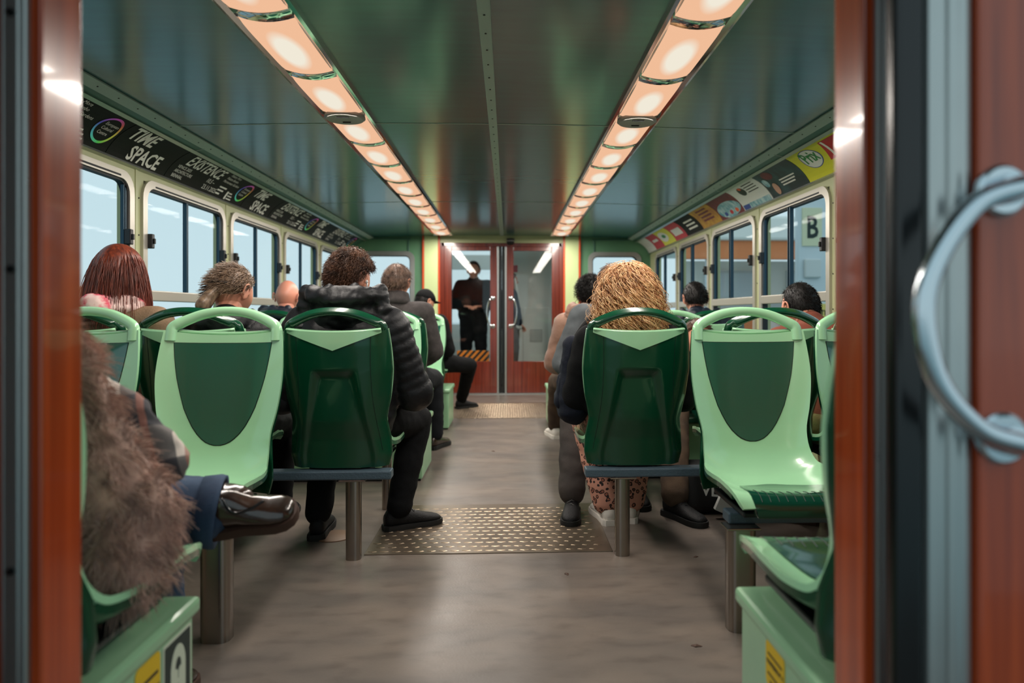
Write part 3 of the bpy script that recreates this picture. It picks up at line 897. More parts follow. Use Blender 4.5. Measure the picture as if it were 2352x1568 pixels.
LAMP_LIGHT.energy = LAMP_WATTS; LAMP_LIGHT.color = (1.0, 0.925, 0.84)
for sg, sd in ((-1, 'left'), (1, 'right')):
    lamp_strip(sg, sd)
    for k in range(1, 13):
        o = empty('ceiling_lamp', (sg * LX, 1.18 + LP * (k + 0.5), ceiling_z(LX)))
        tag(o, 'warm glowing lamp panel, %s along the %s ceiling light channel' % (words[k], sd), 'ceiling lamp', 'lamp panels along the ceiling')
        link(bpy.data.objects.new('diffuser', dm), o)
        lo = bpy.data.objects.new('tube_light', LAMP_LIGHT)
        link(lo, o); lo.location = (0, 0, -0.036)
    sp_ = empty('ceiling_speaker', (sg * LX, 1.18 + LP * 4, ceiling_z(LX)))
    tag(sp_, 'grey round speaker set into the %s ceiling light channel' % sd, 'speaker', 'round speakers in the light channels')
    mesh_obj('rim', lathe([(0.098, -0.018), (0.100, -0.030), (0.090, -0.038), (0.084, -0.036)], 28), 'grey_plastic', sp_, True, 50)
    mesh_obj('grille', lathe([(0.0, -0.034), (0.06, -0.036), (0.086, -0.035), (0.086, -0.028)], 28), 'speaker_grey', sp_, True)
    mesh_obj('slot', box(-0.03, 0.03, -0.05, -0.044, -0.041, -0.034), 'dark_metal', sp_)
    mesh_obj('slot', box(-0.02, 0.02, 0.04, 0.046, -0.041, -0.034), 'dark_metal', sp_)

# ================================================================== ADVERT PANELS
def ad_sheet(name, sg, ya, yb, m, label, cat='advert', group=None, off=0.004):
    V, F = [], []
    n = 8
    for o_ in (off, off - 0.003):
        for k in range(n + 1):
            x, z = ad_pt(0.02 + 0.96 * k / n, o_)
            V += [(sg * x, ya + 0.003, z), (sg * x, yb - 0.003, z)]
    h = 2 * (n + 1)
    for k in range(n):
        a = 2 * k
        F += [(a, a + 1, a + 3, a + 2), (h + a, h + a + 2, h + a + 3, h + a + 1), (a, a + 2, h + a + 2, h + a), (a + 1, h + a + 1, h + a + 3, a + 3)]
    F += [(0, h, h + 1, 1), (h - 2, h - 1, 2 * h - 1, 2 * h - 2)]
    o = mesh_obj(name, (V, F), m)
    if label: tag(o, label, cat, group)
    return o
AH = math.hypot(AD0[0] - AD1[0], AD0[1] - AD1[1])
def ad_map(sg, ystart, v0=0.0, off=0.0062):
    def fn(x, y):
        X, Z = ad_pt(v0 + y / AH, off)
        return (sg * X, ystart + x if sg < 0 else ystart - x, Z)
    return fn
def ad_patch(name, sg, ya, yb, v0, v1, m, parent, off=0.0055, shape='rect', n=6, skew=0.0):
    V, F = [], []
    if shape == 'rect':
        for k in range(n + 1):
            t = k / n
            x, z = ad_pt(v0 + (v1 - v0) * t, off)
            V += [(sg * x, ya + skew * t, z), (sg * x, yb + skew * t, z)]
        F = [(2 * k, 2 * k + 1, 2 * k + 3, 2 * k + 2) for k in range(n)]
    else:
        N = 28
        rings = 5
        for r_ in range(rings + 1):
            for k in range(N):
                a = 2 * math.pi * k / N
                y = (ya + yb) / 2 + (yb - ya) / 2 * math.cos(a) * r_ / rings
                v = (v0 + v1) / 2 + (v1 - v0) / 2 * math.sin(a) * r_ / rings
                x, z = ad_pt(v, off)
                V.append((sg * x, y, z))
        for r_ in range(rings):
            for k in range(N):
                F.append((r_ * N + k, r_ * N + (k + 1) % N, (r_ + 1) * N + (k + 1) % N, (r_ + 1) * N + k))
    return mesh_obj(name, (V, F), m, parent)
def ad_ring(sg, yc, vc, ry, rv, parent, off=0.0060):
    N = 48
    V, F, cols = [], [], []
    for k in range(N):
        a = 2 * math.pi * k / N
        for s in (1.0, 0.84):
            x, z = ad_pt(vc + rv * s * math.sin(a), off)
            V.append((sg * x, yc + ry * s * math.cos(a), z))
    import colorsys
    for k in range(N):
        F.append((2 * k, 2 * ((k + 1) % N), 2 * ((k + 1) % N) + 1, 2 * k + 1))
    o = mesh_obj('rainbow_ring', (V, F), 'rainbow', parent)
    at = o.data.color_attributes.new('hue', 'FLOAT_COLOR', 'CORNER')
    i = 0
    for p in o.data.polygons:
        a = (p.index + 0.5) / N
        c = colorsys.hsv_to_rgb((a * 1.0 + 0.72 if False else (0.92 - (a - 0.2)) % 1.0), 0.85, 0.85)
        for _ in p.loop_indices:
            at.data[i].color = (c[0], c[1], c[2], 1); i += 1
    return o
TS, EX = 0.58, 1.14
def lines(sg, y, v0, rows, size, parent, m='print_white', align='LEFT'):
    for k, tline in enumerate(rows):
        text_obj('lettering', tline, size, ad_map(sg, y, v0 - k * size * 1.05 / AH), m, parent, align, 0.0, 1.0)
which = ['nearest', 'second', 'third', 'farthest']
y = 3.51 - EX
for k in range(4):
    if k > 0:
        a = ad_sheet('advert_card', -1, y - TS, y, 'ad_black', 'black advert card with the words TIME SPACE over the left windows, %s of its kind' % ['', 'nearest', 'second', 'farthest'][k], group='black cards over the left windows')
        f0 = y - TS
        text_obj('lettering', 'TIME', 0.118, ad_map(-1, f0 + 0.05, 0.56), 'print_white', a, 'LEFT', 0.003, 0.92, 0.03)
        text_obj('lettering', 'SPACE', 0.118, ad_map(-1, f0 + 0.16, 0.10), 'print_white', a, 'LEFT', 0.003, 0.92, 0.03)
    yb_ = min(y + EX, Y1 - 0.02)
    a = ad_sheet('advert_card', -1, y, yb_, 'ad_black', 'black advert card with the word EXISTENCE and a rainbow ring, %s over the left windows' % which[k], group='black cards over the left windows')
    text_obj('lettering', 'EXISTENCE', 0.118, ad_map(-1, y + 0.10, 0.56), 'print_white', a, 'LEFT', 0.0018, 0.80, 0.03)
    lines(-1, y + 0.64, 0.84, ['Palazzo Mora', 'Palazzo Bembo', 'Marinaressa Gardens'], 0.030, a)
    lines(-1, y + 0.06, 0.40, ['VENICE 2025', 'ARCHITECTURE', 'BIENNIAL'], 0.030, a)
    lines(-1, y + 0.46, 0.34, ['10.5 \u2013', '23.11.2025'], 0.046, a)
    for q in range(3):
        ad_patch('print_line', -1, y + 0.67, y + 0.67 + (0.11, 0.09, 0.06)[q], 0.36 - 0.11 * q, 0.41 - 0.11 * q, 'print_white', a, n=2)
    ad_patch('mark', -1, y + 0.82, y + 0.845, 0.08, 0.34, 'print_white', a)
    for q in range(3):
        ad_patch('print_line', -1, y + 0.855, y + 0.855 + (0.05, 0.07, 0.08)[q], 0.28 - 0.09 * q, 0.32 - 0.09 * q, 'print_white', a, n=2)
    if yb_ - y > 1.0:
        ad_ring(-1, y + 1.03, 0.52, 0.088, 0.36, a)
        lines(-1, y + 0.985, 0.62, ['European', 'Cultural', 'Centre'], 0.027, a)
    y += EX + TS
# right side cards, nearest first
def rcard(ya, yb, m, label):
    return ad_sheet('advert_card', 1, ya, yb, m, label, group='coloured cards over the right windows')
G = 'coloured cards over the right windows'
a = rcard(3.0, 4.12, 'ad_yellow', 'bright yellow advert card with a round white logo over the right windows')
ad_patch('logo_disc', 1, 3.80, 4.03, 0.30, 0.92, 'ad_blue', a, 0.0050, 'disc')
ad_patch('logo_disc', 1, 3.81, 4.02, 0.32, 0.90, 'ad_white', a, 0.0056, 'disc')
text_obj('lettering', 'Prix', 0.115, ad_map(1, 3.915, 0.50, 0.0064), 'ad_green', a, 'CENTER', 0.003, 0.9, 0.03)
ad_patch('price_flash', 1, 3.50, 3.76, 0.34, 0.90, 'ad_red', a, 0.0052, skew=-0.05)
text_obj('lettering', '1.', 0.15, ad_map(1, 3.72, 0.42, 0.0064), 'print_white', a, 'LEFT', 0.004, 1, 0.03)
a = rcard(4.12, 4.70, 'ad_navy', 'dark teal advert card with blurred figures beside the yellow card')
text_obj('lettering', 'IL TUO\nMONDO', 0.001, ad_map(1, 4.35, 0.5), 'print_white', a)
bpy.data.objects.remove(a.children[0])
for q in range(3):
    ad_patch('print_line', 1, 4.22 + 0.02 * q, 4.45, 0.44 - 0.09 * q, 0.48 - 0.09 * q, 'print_white', a)
ad_patch('figure_print', 1, 4.52, 4.60, 0.08, 0.46, 'ad_skin', a, shape='disc')
ad_patch('figure_print', 1, 4.46, 4.60, 0.60, 0.92, 'ad_maroon', a, 0.0052, shape='disc')
ad_patch('figure_print', 1, 4.60, 4.68, 0.40, 0.70, 'ad_teal', a, shape='disc')
a = rcard(4.70, 5.27, 'ad_white', 'white advert card with small black print beside the dark teal card')
for q in range(4):
    ad_patch('print_line', 1, 4.78, 4.98, 0.84 - 0.10 * q, 0.87 - 0.10 * q, 'print_black', a)
ad_patch('product_print', 1, 5.0, 5.12, 0.50, 0.86, 'sign_dark', a, shape='disc')
ad_patch('product_print', 1, 5.03, 5.08, 0.74, 0.86, 'ad_orange', a, 0.0062, shape='disc')
ad_patch('colour_band', 1, 4.72, 5.25, 0.05, 0.22, 'ad_teal', a)
ad_patch('colour_band', 1, 5.12, 5.25, 0.06, 0.21, 'ad_blue', a, 0.006)
a = rcard(5.27, 5.83, 'ad_maroon', 'maroon and pale blue advert card, fourth from the near end on the right')
ad_patch('cloud_print', 1, 5.28, 5.80, 0.03, 0.66, 'ad_teal', a, shape='disc')
for q in range(3):
    ad_patch('spot_print', 1, 5.36 + 0.13 * q, 5.43 + 0.13 * q, 0.12, 0.28, ['ad_orange', 'ad_red', 'ad_blue'][q], a, 0.0062, shape='disc')
a = rcard(5.83, 6.40, 'ad_gold', 'gold advert card with dark lettering bars over the right windows')
for q in range(4):
    ad_patch('print_line', 1, 5.95, 6.25, 0.76 - 0.16 * q, 0.84 - 0.16 * q, 'ad_maroon', a)
a = rcard(6.40, 6.97, 'ad_black', 'black advert card with pale print next to the gold card')
for q in range(3):
    ad_patch('print_line', 1, 6.50, 6.80, 0.60 - 0.18 * q, 0.68 - 0.18 * q, 'print_white', a)
a = rcard(6.97, 7.45, 'ad_red', 'red advert card with a white block next to the black card')
ad_patch('white_block', 1, 7.05, 7.38, 0.25, 0.62, 'ad_white', a)
a = rcard(7.45, 8.0, 'ad_yellow', 'yellow advert card with a white patch, far along the right windows')
ad_patch('white_block', 1, 7.62, 7.98, 0.20, 0.80, 'ad_white', a, shape='disc')
ad_patch('spot_print', 1, 7.70, 7.85, 0.40, 0.62, 'ad_green', a, 0.0062, shape='disc')
a = rcard(8.0, 8.45, 'ad_red', 'red advert card with white letters bar, second from the far end')
ad_patch('print_line', 1, 8.10, 8.36, 0.42, 0.58, 'ad_white', a)
a = rcard(8.45, Y1 - 0.02, 'ad_white', 'white advert card with grey print at the far end on the right')
ad_patch('print_line', 1, 8.55, 8.80, 0.35, 0.60, 'pontoon_grey', a)

# ================================================================== SEATS
def interp_c(ts, vals, t):
    """smooth (Catmull-Rom style) interpolation of vals over ts"""
    ts = np.asarray(ts, float); vals = np.asarray(vals, float)
    m = np.gradient(vals, ts, axis=0)
    t = np.clip(np.asarray(t, float), ts[0], ts[-1])
    i = np.clip(np.searchsorted(ts, t) - 1, 0, len(ts) - 2)
    h = ts[i + 1] - ts[i]
    u = (t - ts[i]) / h
    h00 = 2 * u**3 - 3 * u**2 + 1; h10 = u**3 - 2 * u**2 + u; h01 = -2 * u**3 + 3 * u**2; h11 = u**3 - u**2
    if vals.ndim == 1:
        return h00 * vals[i] + h10 * h * m[i] + h01 * vals[i + 1] + h11 * h * m[i + 1]
    e = lambda a: a[:, None]
    return e(h00) * vals[i] + e(h10 * h) * m[i] + e(h01) * vals[i + 1] + e(h11 * h) * m[i + 1]

#            y      z     half-width  cup
SP = np.array([
    (0.448, 0.395, 0.165, -0.008),
    (0.452, 0.425, 0.190, -0.010),
    (0.425, 0.450, 0.208, 0.004),
    (0.330, 0.445, 0.224, 0.040),
    (0.220, 0.428, 0.227, 0.056),
    (0.120, 0.425, 0.221, 0.056),
    (0.040, 0.445, 0.208, 0.050),
    (-0.008, 0.500, 0.198, 0.040),
    (-0.034, 0.580, 0.195, 0.034),
    (-0.052, 0.680, 0.215, 0.034),
    (-0.070, 0.790, 0.226, 0.034),
    (-0.088, 0.890, 0.221, 0.030),
    (-0.101, 0.958, 0.213, 0.026)])
_d = np.r_[0, np.cumsum(np.hypot(np.diff(SP[:, 0]), np.diff(SP[:, 1])))]
SL = _d[-1]
def s_of_z(z):          # arc length on the backrest for a height
    return float(np.interp(z, SP[6:, 1], _d[6:]))
def seat_prof(s):
    c = interp_c(_d, SP, s)
    e = 0.004
    t = interp_c(_d, SP[:, :2], np.minimum(s + e, SL)) - interp_c(_d, SP[:, :2], np.maximum(s - e, 0))
    t /= np.linalg.norm(t, axis=1)[:, None]
    n = np.stack([t[:, 1], -t[:, 0]], 1)
    return c, n
def seat_surf(s, X, off):
    """s, X arrays (rows, cols); X absolute across position; off array or scalar along the sitter-side normal"""
    S = np.asarray(s); shp = S.shape
    c, n = seat_prof(S.ravel())
    c = c.reshape(shp + (4,)); n = n.reshape(shp + (2,))
    u = np.abs(X) / c[..., 2]
    cup = c[..., 3] * np.clip(u, 0, 1.05) ** 3
    o_ = off + cup
    return np.stack([X, c[..., 0] + n[..., 0] * o_, c[..., 1] + n[..., 1] * o_], -1)
def grid_faces(r, c, flip=False):
    F = []
    for i in range(r - 1):
        for j in range(c - 1):
            a = i * c + j
            q = (a, a + 1, a + c + 1, a + c)
            F.append(q[::-1] if flip else q)
    return F
def shell(s, hw, off_a, off_b, nc, top_sag=0.0):
    """closed sheet between two offsets"""
    r = len(s)
    uu = np.sin(np.linspace(-1, 1, nc) * math.pi / 2) * 0.55 + np.linspace(-1, 1, nc) * 0.45
    S = np.repeat(s[:, None], nc, 1)
    if top_sag:
        w = np.clip((S - (SL - 0.10)) / 0.10, 0, 1) ** 2
        S = S - top_sag * w * (1 - uu[None, :] ** 2)
    X = hw[:, None] * uu[None, :]
    oa = off_a(S, X) if callable(off_a) else off_a
    ob = off_b(S, X) if callable(off_b) else off_b
    A = seat_surf(S, X, oa).reshape(-1, 3); B = seat_surf(S, X, ob).reshape(-1, 3)
    V = np.vstack([A, B]); n = r * nc
    F = grid_faces(r, nc) + [tuple(i + n for i in q) for q in grid_faces(r, nc, True)]
    loop = [j for j in range(nc)] + [i * nc + nc - 1 for i in range(1, r)] + [(r - 1) * nc + j for j in range(nc - 2, -1, -1)] + [i * nc for i in range(r - 2, 0, -1)]
    for k in range(len(loop)):
        a, b = loop[k], loop[(k + 1) % len(loop)]
        F.append((b, a, a + n, b + n))
    return V, F

def build_seat():
    root = empty('passenger_seat')
    s = np.linspace(0.035, SL, 46)
    hw = interp_c(_d, SP[:, 2], s)
    sh = mesh_obj('front_shell', shell(s, hw, 0.0, -0.014, 27, 0.014), 'seat_light', root, True, 50)
    mesh_obj('pan_underside', shell(np.linspace(0.10, s_of_z(0.47), 20), interp_c(_d, SP[:, 2], np.linspace(0.10, s_of_z(0.47), 20)) - 0.001, -0.0145, -0.030, 21), 'seat_dark', root, True, 50)
    # rear shell with an embossed trapezoid
    bz = [0.380, 0.43, 0.50, 0.58, 0.68, 0.79, 0.89, 0.958]
    def rear_pt(z, x, off=0.0):
        w = float(np.interp(z, bz, [0.200, 0.212, 0.208, 0.1955, 0.2145, 0.2255, 0.2205, 0.2125]))
        yi = float(np.interp(z, [0.38, 0.5, 0.58, 0.68, 0.79, 0.89, 0.958], [-0.006, -0.008, -0.034, -0.052, -0.070, -0.088, -0.101]))
        cupv = float(np.interp(z, [0.38, 0.5, 0.58, 0.958], [0.045, 0.040, 0.034, 0.026]))
        u = min(abs(x) / w, 1.0)
        yin = yi + cupv * u ** 3 - 0.0145
        bul = float(np.interp(z, bz, [0.034, 0.040, 0.050, 0.048, 0.044, 0.042, 0.038, 0.030]))
        zz = min(max((0.80 - z) / 0.36, 0), 1)
        hwid = 0.085 + 0.070 * zz
        d = min(min(max((hwid - abs(x)) / 0.028, 0), 1), min(max((0.80 - z) / 0.04, 0), 1))
        rec = d * d * (3 - 2 * d)
        return (x, yin - 0.014 - bul * (1 - u ** 4) + 0.020 * rec - off, z), (x, yin, z), w
    rz_, rc_ = np.linspace(0.380, 0.957, 54), 45
    uu = np.sin(np.linspace(-1, 1, rc_) * math.pi / 2) * 0.5 + np.linspace(-1, 1, rc_) * 0.5
    A_, B_ = [], []
    for z in rz_:
        w = rear_pt(z, 0)[2]
        for u in uu:
            k_ = max(0, (z - 0.87) / 0.087) ** 2 * 0.012 * (1 - u * u)
            o_, i_, _ = rear_pt(z - k_, w * u)
            A_.append(o_); B_.append(i_)
    n_ = len(A_)
    F_ = grid_faces(54, rc_) + [tuple(i + n_ for i in q) for q in grid_faces(54, rc_, True)]
    lp_ = list(range(rc_)) + [i * rc_ + rc_ - 1 for i in range(1, 54)] + [53 * rc_ + j for j in range(rc_ - 2, -1, -1)] + [i * rc_ for i in range(52, 0, -1)]
    for k in range(len(lp_)):
        a_, b_ = lp_[k], lp_[(k + 1) % len(lp_)]
        F_.append((b_, a_, a_ + n_, b_ + n_))
    bs = mesh_obj('rear_shell', (A_ + B_, F_), 'seat_dark', root, True, 50)
    # seam lines on the rear shell
    for sg in (-1, 1):
        pts = []
        for z in np.linspace(0.45, 0.945, 24):
            x = sg * (0.150 + 0.030 * (0.945 - z) / 0.5 - 0.016 * math.sin((0.945 - z) / 0.5 * math.pi))
            pts.append(rear_pt(z, x, 0.0002)[0])
        mesh_obj('seam', tube(pts, 0.0010, 5), 'seat_gasket', bs)
    # pale chevron below the grab opening
    cols, rows = 25, 5
    V = []
    for o_ in (-0.004, -0.002):
        for i in range(rows):
            for j in range(cols):
                u = -1 + 2 * j / (cols - 1)
                x = 0.190 * u
                ztop = 0.962 - 0.010 * (1 - u * u) - 0.004
                zbot = 0.962 - 0.016 - 0.072 * (1 - abs(u)) ** 1.0
                zbot = min(zbot, ztop - 0.001)
                z = zbot + (ztop - zbot) * i / (rows - 1)
                V.append(rear_pt(z, x, -o_)[0])
    n = rows * cols
    F = grid_faces(rows, cols, True) + [tuple(i + n for i in q) for q in grid_faces(rows, cols)]
    loop = list(range(cols)) + [i * cols + cols - 1 for i in range(1, rows)] + [(rows - 1) * cols + j for j in range(cols - 2, -1, -1)] + [i * cols for i in range(rows - 2, 0, -1)]
    for k in range(len(loop)):
        a_, b_ = loop[k], loop[(k + 1) % len(loop)]
        F.append((a_, b_, b_ + n, a_ + n))
    ch = mesh_obj('chevron', (V, F), 'seat_light', bs, True, 50)
    # pale lining of the opening (edge of the front shell rolled backwards)
    pts = []
    for j in range(25):
        u = -1 + 2 * j / 24
        z = 0.962 - 0.012 * (1 - u * u) - 0.002
        pts.append((0.186 * u, -0.100 - 0.028 + 0.012 * u ** 4, z))
    mesh_obj('opening_lip', tube(pts, 0.0105, 8, True, (0.7, 2.2), (0, 0, 1)), 'seat_light', sh, True)
    # arched grab handle, pale in front and dark behind
    ctrl = [(-0.1935, 0.925), (-0.1920, 0.954), (-0.1875, 0.972), (-0.172, 0.985), (-0.138, 1.002), (-0.095, 1.019), (-0.048, 1.029), (0.0, 1.0325)]
    ctrl = ctrl + [(-x, z) for x, z in ctrl[-2::-1]]
    path = arc([(x, 0, z) for x, z in ctrl], 5)
    m_ = len(path)
    Vf, Vb = [], []
    nf = 7
    for i, p in enumerate(path):
        t = (path[min(i + 1, m_ - 1)] - path[max(i - 1, 0)]).normalized()
        nrm = Vector((-t.z, 0, t.x))          # outward in the arch plane
        if nrm.z < 0 and abs(p.x) < 0.15: nrm = -nrm
        e = abs(p.x) / 0.2
        ha = 0.0170 + 0.0035 * e               # half thickness in the arch plane
        hb = 0.021 - 0.007 * max(0.0, (0.985 - p.z) / 0.06) ** 0.7 if p.z < 0.985 else 0.021
        yc = -0.108 - (p.z - 0.958) * 0.28 + 0.021 * e ** 3
        for lst, a0 in ((Vf, 0), (Vb, 180)):
            for k in range(nf):
                a = R(a0 + 180 * k / (nf - 1))
                ca, sa = math.cos(a), math.sin(a)
                sq = lambda v: math.copysign(abs(v) ** 0.75, v)
                q = p + nrm * (sq(ca) * ha)
                depth = hb * sq(sa) * (1.0 if sa >= 0 else (1.5 if p.z > 0.98 else 1.2))
                # rear edge drops backwards so the top face shows from behind
                lst.append((q.x, yc + depth, q.z - (0.010 * max(0, -sa) if ca > 0 else -0.0)))
    F = grid_faces(m_, nf)
    mesh_obj('handle_front', (Vf, F), 'seat_light', sh, True)
    mesh_obj('handle_rear', (Vb, F), 'seat_dark', bs, True)
    # dark inset on the front of the backrest
    def inset(name, grow, off, m, par):
        tt = np.r_[0.0, 0.004, 0.012, 0.03, 0.06, 0.11, 0.18, 0.27, 0.36, 0.46, 0.56, 0.66, 0.76, 0.86, 0.94, 1.0]
        wv = np.interp(tt, [0, 0.004, 0.012, 0.03, 0.06, 0.11, 0.2, 0.35, 0.52, 0.68, 0.84, 1], [0.05, 0.09, 0.15, 0.235, 0.32, 0.425, 0.56, 0.71, 0.82, 0.905, 0.96, 1])
        s0, s1 = s_of_z(0.548) - grow, s_of_z(0.912) + grow
        S = s0 + (s1 - s0) * tt
        hwv = 0.176 * wv + grow
        V, F = shell(S, hwv, off, off - 0.004, 15)
        return mesh_obj(name, (V, F), m, par, True, 40)
    gk = inset('panel_gasket', 0.0025, 0.0010, 'seat_gasket', sh)
    inset('back_panel', 0.0, 0.0022, 'seat_panel', sh)
    # dark seat pad wrapping over the front lip
    tt = np.linspace(0, 1, 22)
    S = 0.004 + 0.345 * tt
    wv = np.interp(tt, [0, 0.12, 0.2, 0.35, 0.55, 0.75, 0.9, 0.97, 1.0], [0.150, 0.160, 0.163, 0.165, 0.158, 0.135, 0.09, 0.045, 0.012])
    pad = mesh_obj('seat_pad', shell(S, wv, 0.0035, -0.012, 21), 'seat_pad', root, True, 45)
    for k in range(11):
        x = -0.135 + 0.027 * k
        pts = [tuple(seat_surf(np.array([[sv]]), np.array([[x]]), 0.0042)[0, 0]) for sv in np.linspace(0.052, 0.135, 5)]
        mesh_obj('pad_rib', tube(pts, 0.0011, 4), 'seat_gasket', pad)
    # apron under the front lip
    pts = []
    ap = box(-0.15, 0.15, 0.400, 0.446, 0.392, 0.425, 0.008)
    mesh_obj('front_apron', ap, 'seat_dark', root, True, 40)
    # mounting bracket under the pan
    mesh_obj('mount_bracket', join(box(-0.17, 0.17, 0.05, 0.37, 0.376, 0.392, 0.004)), 'dark_metal', root)
    return root

seat0 = build_seat()
_seat_used = [False]
def seat(x, y, facing_us, label, group, rz=0.0, z=0.0):
    o = seat0 if not _seat_used[0] else copy_tree(seat0)
    _seat_used[0] = True
    o.location = (x, y, z); o.rotation_euler = (0, 0, (math.pi if facing_us else 0) + rz)
    tag(o, label, 'seat', group)
    return o
GA, GB = 'seats turned away from the camera', 'seats turned towards the camera'
# row 0, on the boxes beside the near door
seat(-0.815, 1.17, False, 'green seat under the fur-coated person on the box at the near left', GA, z=0.046)
seat(0.825, 1.17, False, 'empty green seat on the box beside the right wooden door jamb', GA, z=0.046)
# rows behind each other
seat(-0.625, 2.985, False, 'dark green seat back behind the person in the black quilted jacket', GA)
seat(0.620, 2.985, False, 'dark green seat back below the curly blonde hair', GA)
seat(-1.21, 2.985, False, 'dark green seat back below the person with tied ash hair', GA)
seat(1.20, 2.985, False, 'dark green seat back half hidden by the empty pale seat on the right', GA)
seat(-1.68, 2.985, False, 'green seat of the red-haired person by the left window', GA)
seat(1.67, 2.985, False, 'green seat of the leaning person in khaki trousers by the right window', GA)
seat(-0.972, 2.545, True, 'empty pale green seat with dark inset facing the camera, left of the aisle', GB)
seat(0.995, 2.545, True, 'empty pale green seat with dark inset facing the camera, right of the aisle', GB)
seat(-1.49, 2.545, True, 'pale green seat facing the camera behind the fluffy fur collar', GB)
seat(1.475, 2.545, True, 'pale green seat facing the camera cut off by the right door jamb', GB)
for sg, sd in ((-1, 'left'), (1, 'right')):
    seat(sg * 0.70, 4.43, True, {'left': 'pale seat facing the camera just beyond the black quilted jacket', 'right': 'seat under the grey-jacketed person behind the blonde hair'}[sd], GB)
    seat(sg * 1.17, 4.43, True, {'left': 'pale green seat top showing left of the black quilted jacket', 'right': 'pale green seat top showing right of the blonde hair'}[sd], GB)
    seat(sg * 0.69, 4.80, False, {'left': 'dark green seat back behind the grey-coated person', 'right': 'dark green seat back behind the person in the brown hooded jacket'}[sd], GA)
    seat(sg * 0.72, 6.38, True, {'left': 'far pale seat facing the camera below the person in the dark cap', 'right': 'far pale seat facing the camera left of the brown hooded jacket'}[sd], GB)
    seat(sg * 1.48, 4.80, False, {'left': 'seat of the bald person by the left windows', 'right': 'seat of the dark-haired person in the navy quilted jacket'}[sd], GA)
seat(-0.74, 6.76, False, 'far green seat of the person in the dark cap', GA)

# ---- bench frames: cross beam and legs
def stadium(w, d, n=6):
    pts = []
    r = min(w, d) / 2 * 0.75
    return rrect(-w / 2, w / 2, -d / 2, d / 2, r, n)
def leg_mesh(x, y, z1, w=0.062, d=0.05):
    return xf(prism(stadium(w, d), 0, z1, 'z'), Matrix.Translation((x, y, 0)))
def bench(x0, x1, y, legs, label, w=0.05):
    b = empty('bench_frame', ((x0 + x1) / 2, y, 0))
    cx = (x0 + x1) / 2
    tag(b, label, 'bench frame', 'painted beams that carry the seats')
    mesh_obj('cross_beam', box(x0 - cx, x1 - cx, -0.035, 0.035, 0.335, 0.372, 0.006), 'beam_paint', b)
    for (lx, ly, lw, ld) in legs:
        mesh_obj('leg', leg_mesh(lx - cx, ly - y, 0.330, lw, ld), 'steel_leg', b, True, 35)
        mesh_obj('mount_plate', box(lx - cx - 0.055, lx - cx + 0.055, ly - y - 0.04, ly - y + 0.04, 0.328, 0.335, 0.002), 'steel_leg', b)
    return b
for sg, sd in ((-1, 'left'), (1, 'right')):
    a, b = sorted((sg * 0.405, sg * 1.90))
    fr_ = bench(a, b, 2.945, [(sg * 0.565, 2.945, 0.062, 0.06), (sg * 1.5, 2.945, 0.062, 0.06)], 'grey-blue beam with steel legs under the dark seat backs %s of the aisle' % sd)
    cx = (a + b) / 2
    mesh_obj('side_arm', box(sg * 0.53 - cx - 0.02, sg * 0.53 - cx + 0.02, 0.03, 0.76, 0.338, 0.366, 0.004), 'beam_paint', fr_)
    mesh_obj('leg', leg_mesh(sg * 0.555 - cx, 0.745, 0.338, 0.05, 0.05), 'steel_leg', fr_, True, 35)
    a, b = sorted((sg * 0.80, sg * 1.90))
    bench(a, b, 2.28, [(sg * 0.835, 2.235, 0.092, 0.075), (sg * 1.6, 2.28, 0.062, 0.06)], 'beam and wide steel post under the empty pale seat %s of the aisle' % sd)

# ---- storage boxes
def storage_box(x0, x1, y0, y1, z1, label):
    b = empty('storage_box', ((x0 + x1) / 2, (y0 + y1) / 2, 0))
    cx, cy = (x0 + x1) / 2, (y0 + y1) / 2
    tag(b, label, 'box', 'pale green boxes under the seats')
    hx, hy = (x1 - x0) / 2, (y1 - y0) / 2
    mesh_obj('body', box(-hx, hx, -hy, hy, 0.012, z1 - 0.03, 0.008), 'box_green', b)
    mesh_obj('plinth', box(-hx + 0.01, hx - 0.01, -hy + 0.01, hy - 0.01, 0, 0.02), 'dark_metal', b)
    mesh_obj('lid', box(-hx - 0.012, hx + 0.012, -hy - 0.012, hy + 0.012, z1 - 0.035, z1, 0.010), 'box_green', b)
    return b
def sticker_map(sg, xface, ystart, z0):
    # lettering on a face towards the aisle; reads along +y on the left box, -y on the right box
    return lambda x, y: (xface, ystart + (x if sg < 0 else -x), z0 + y)
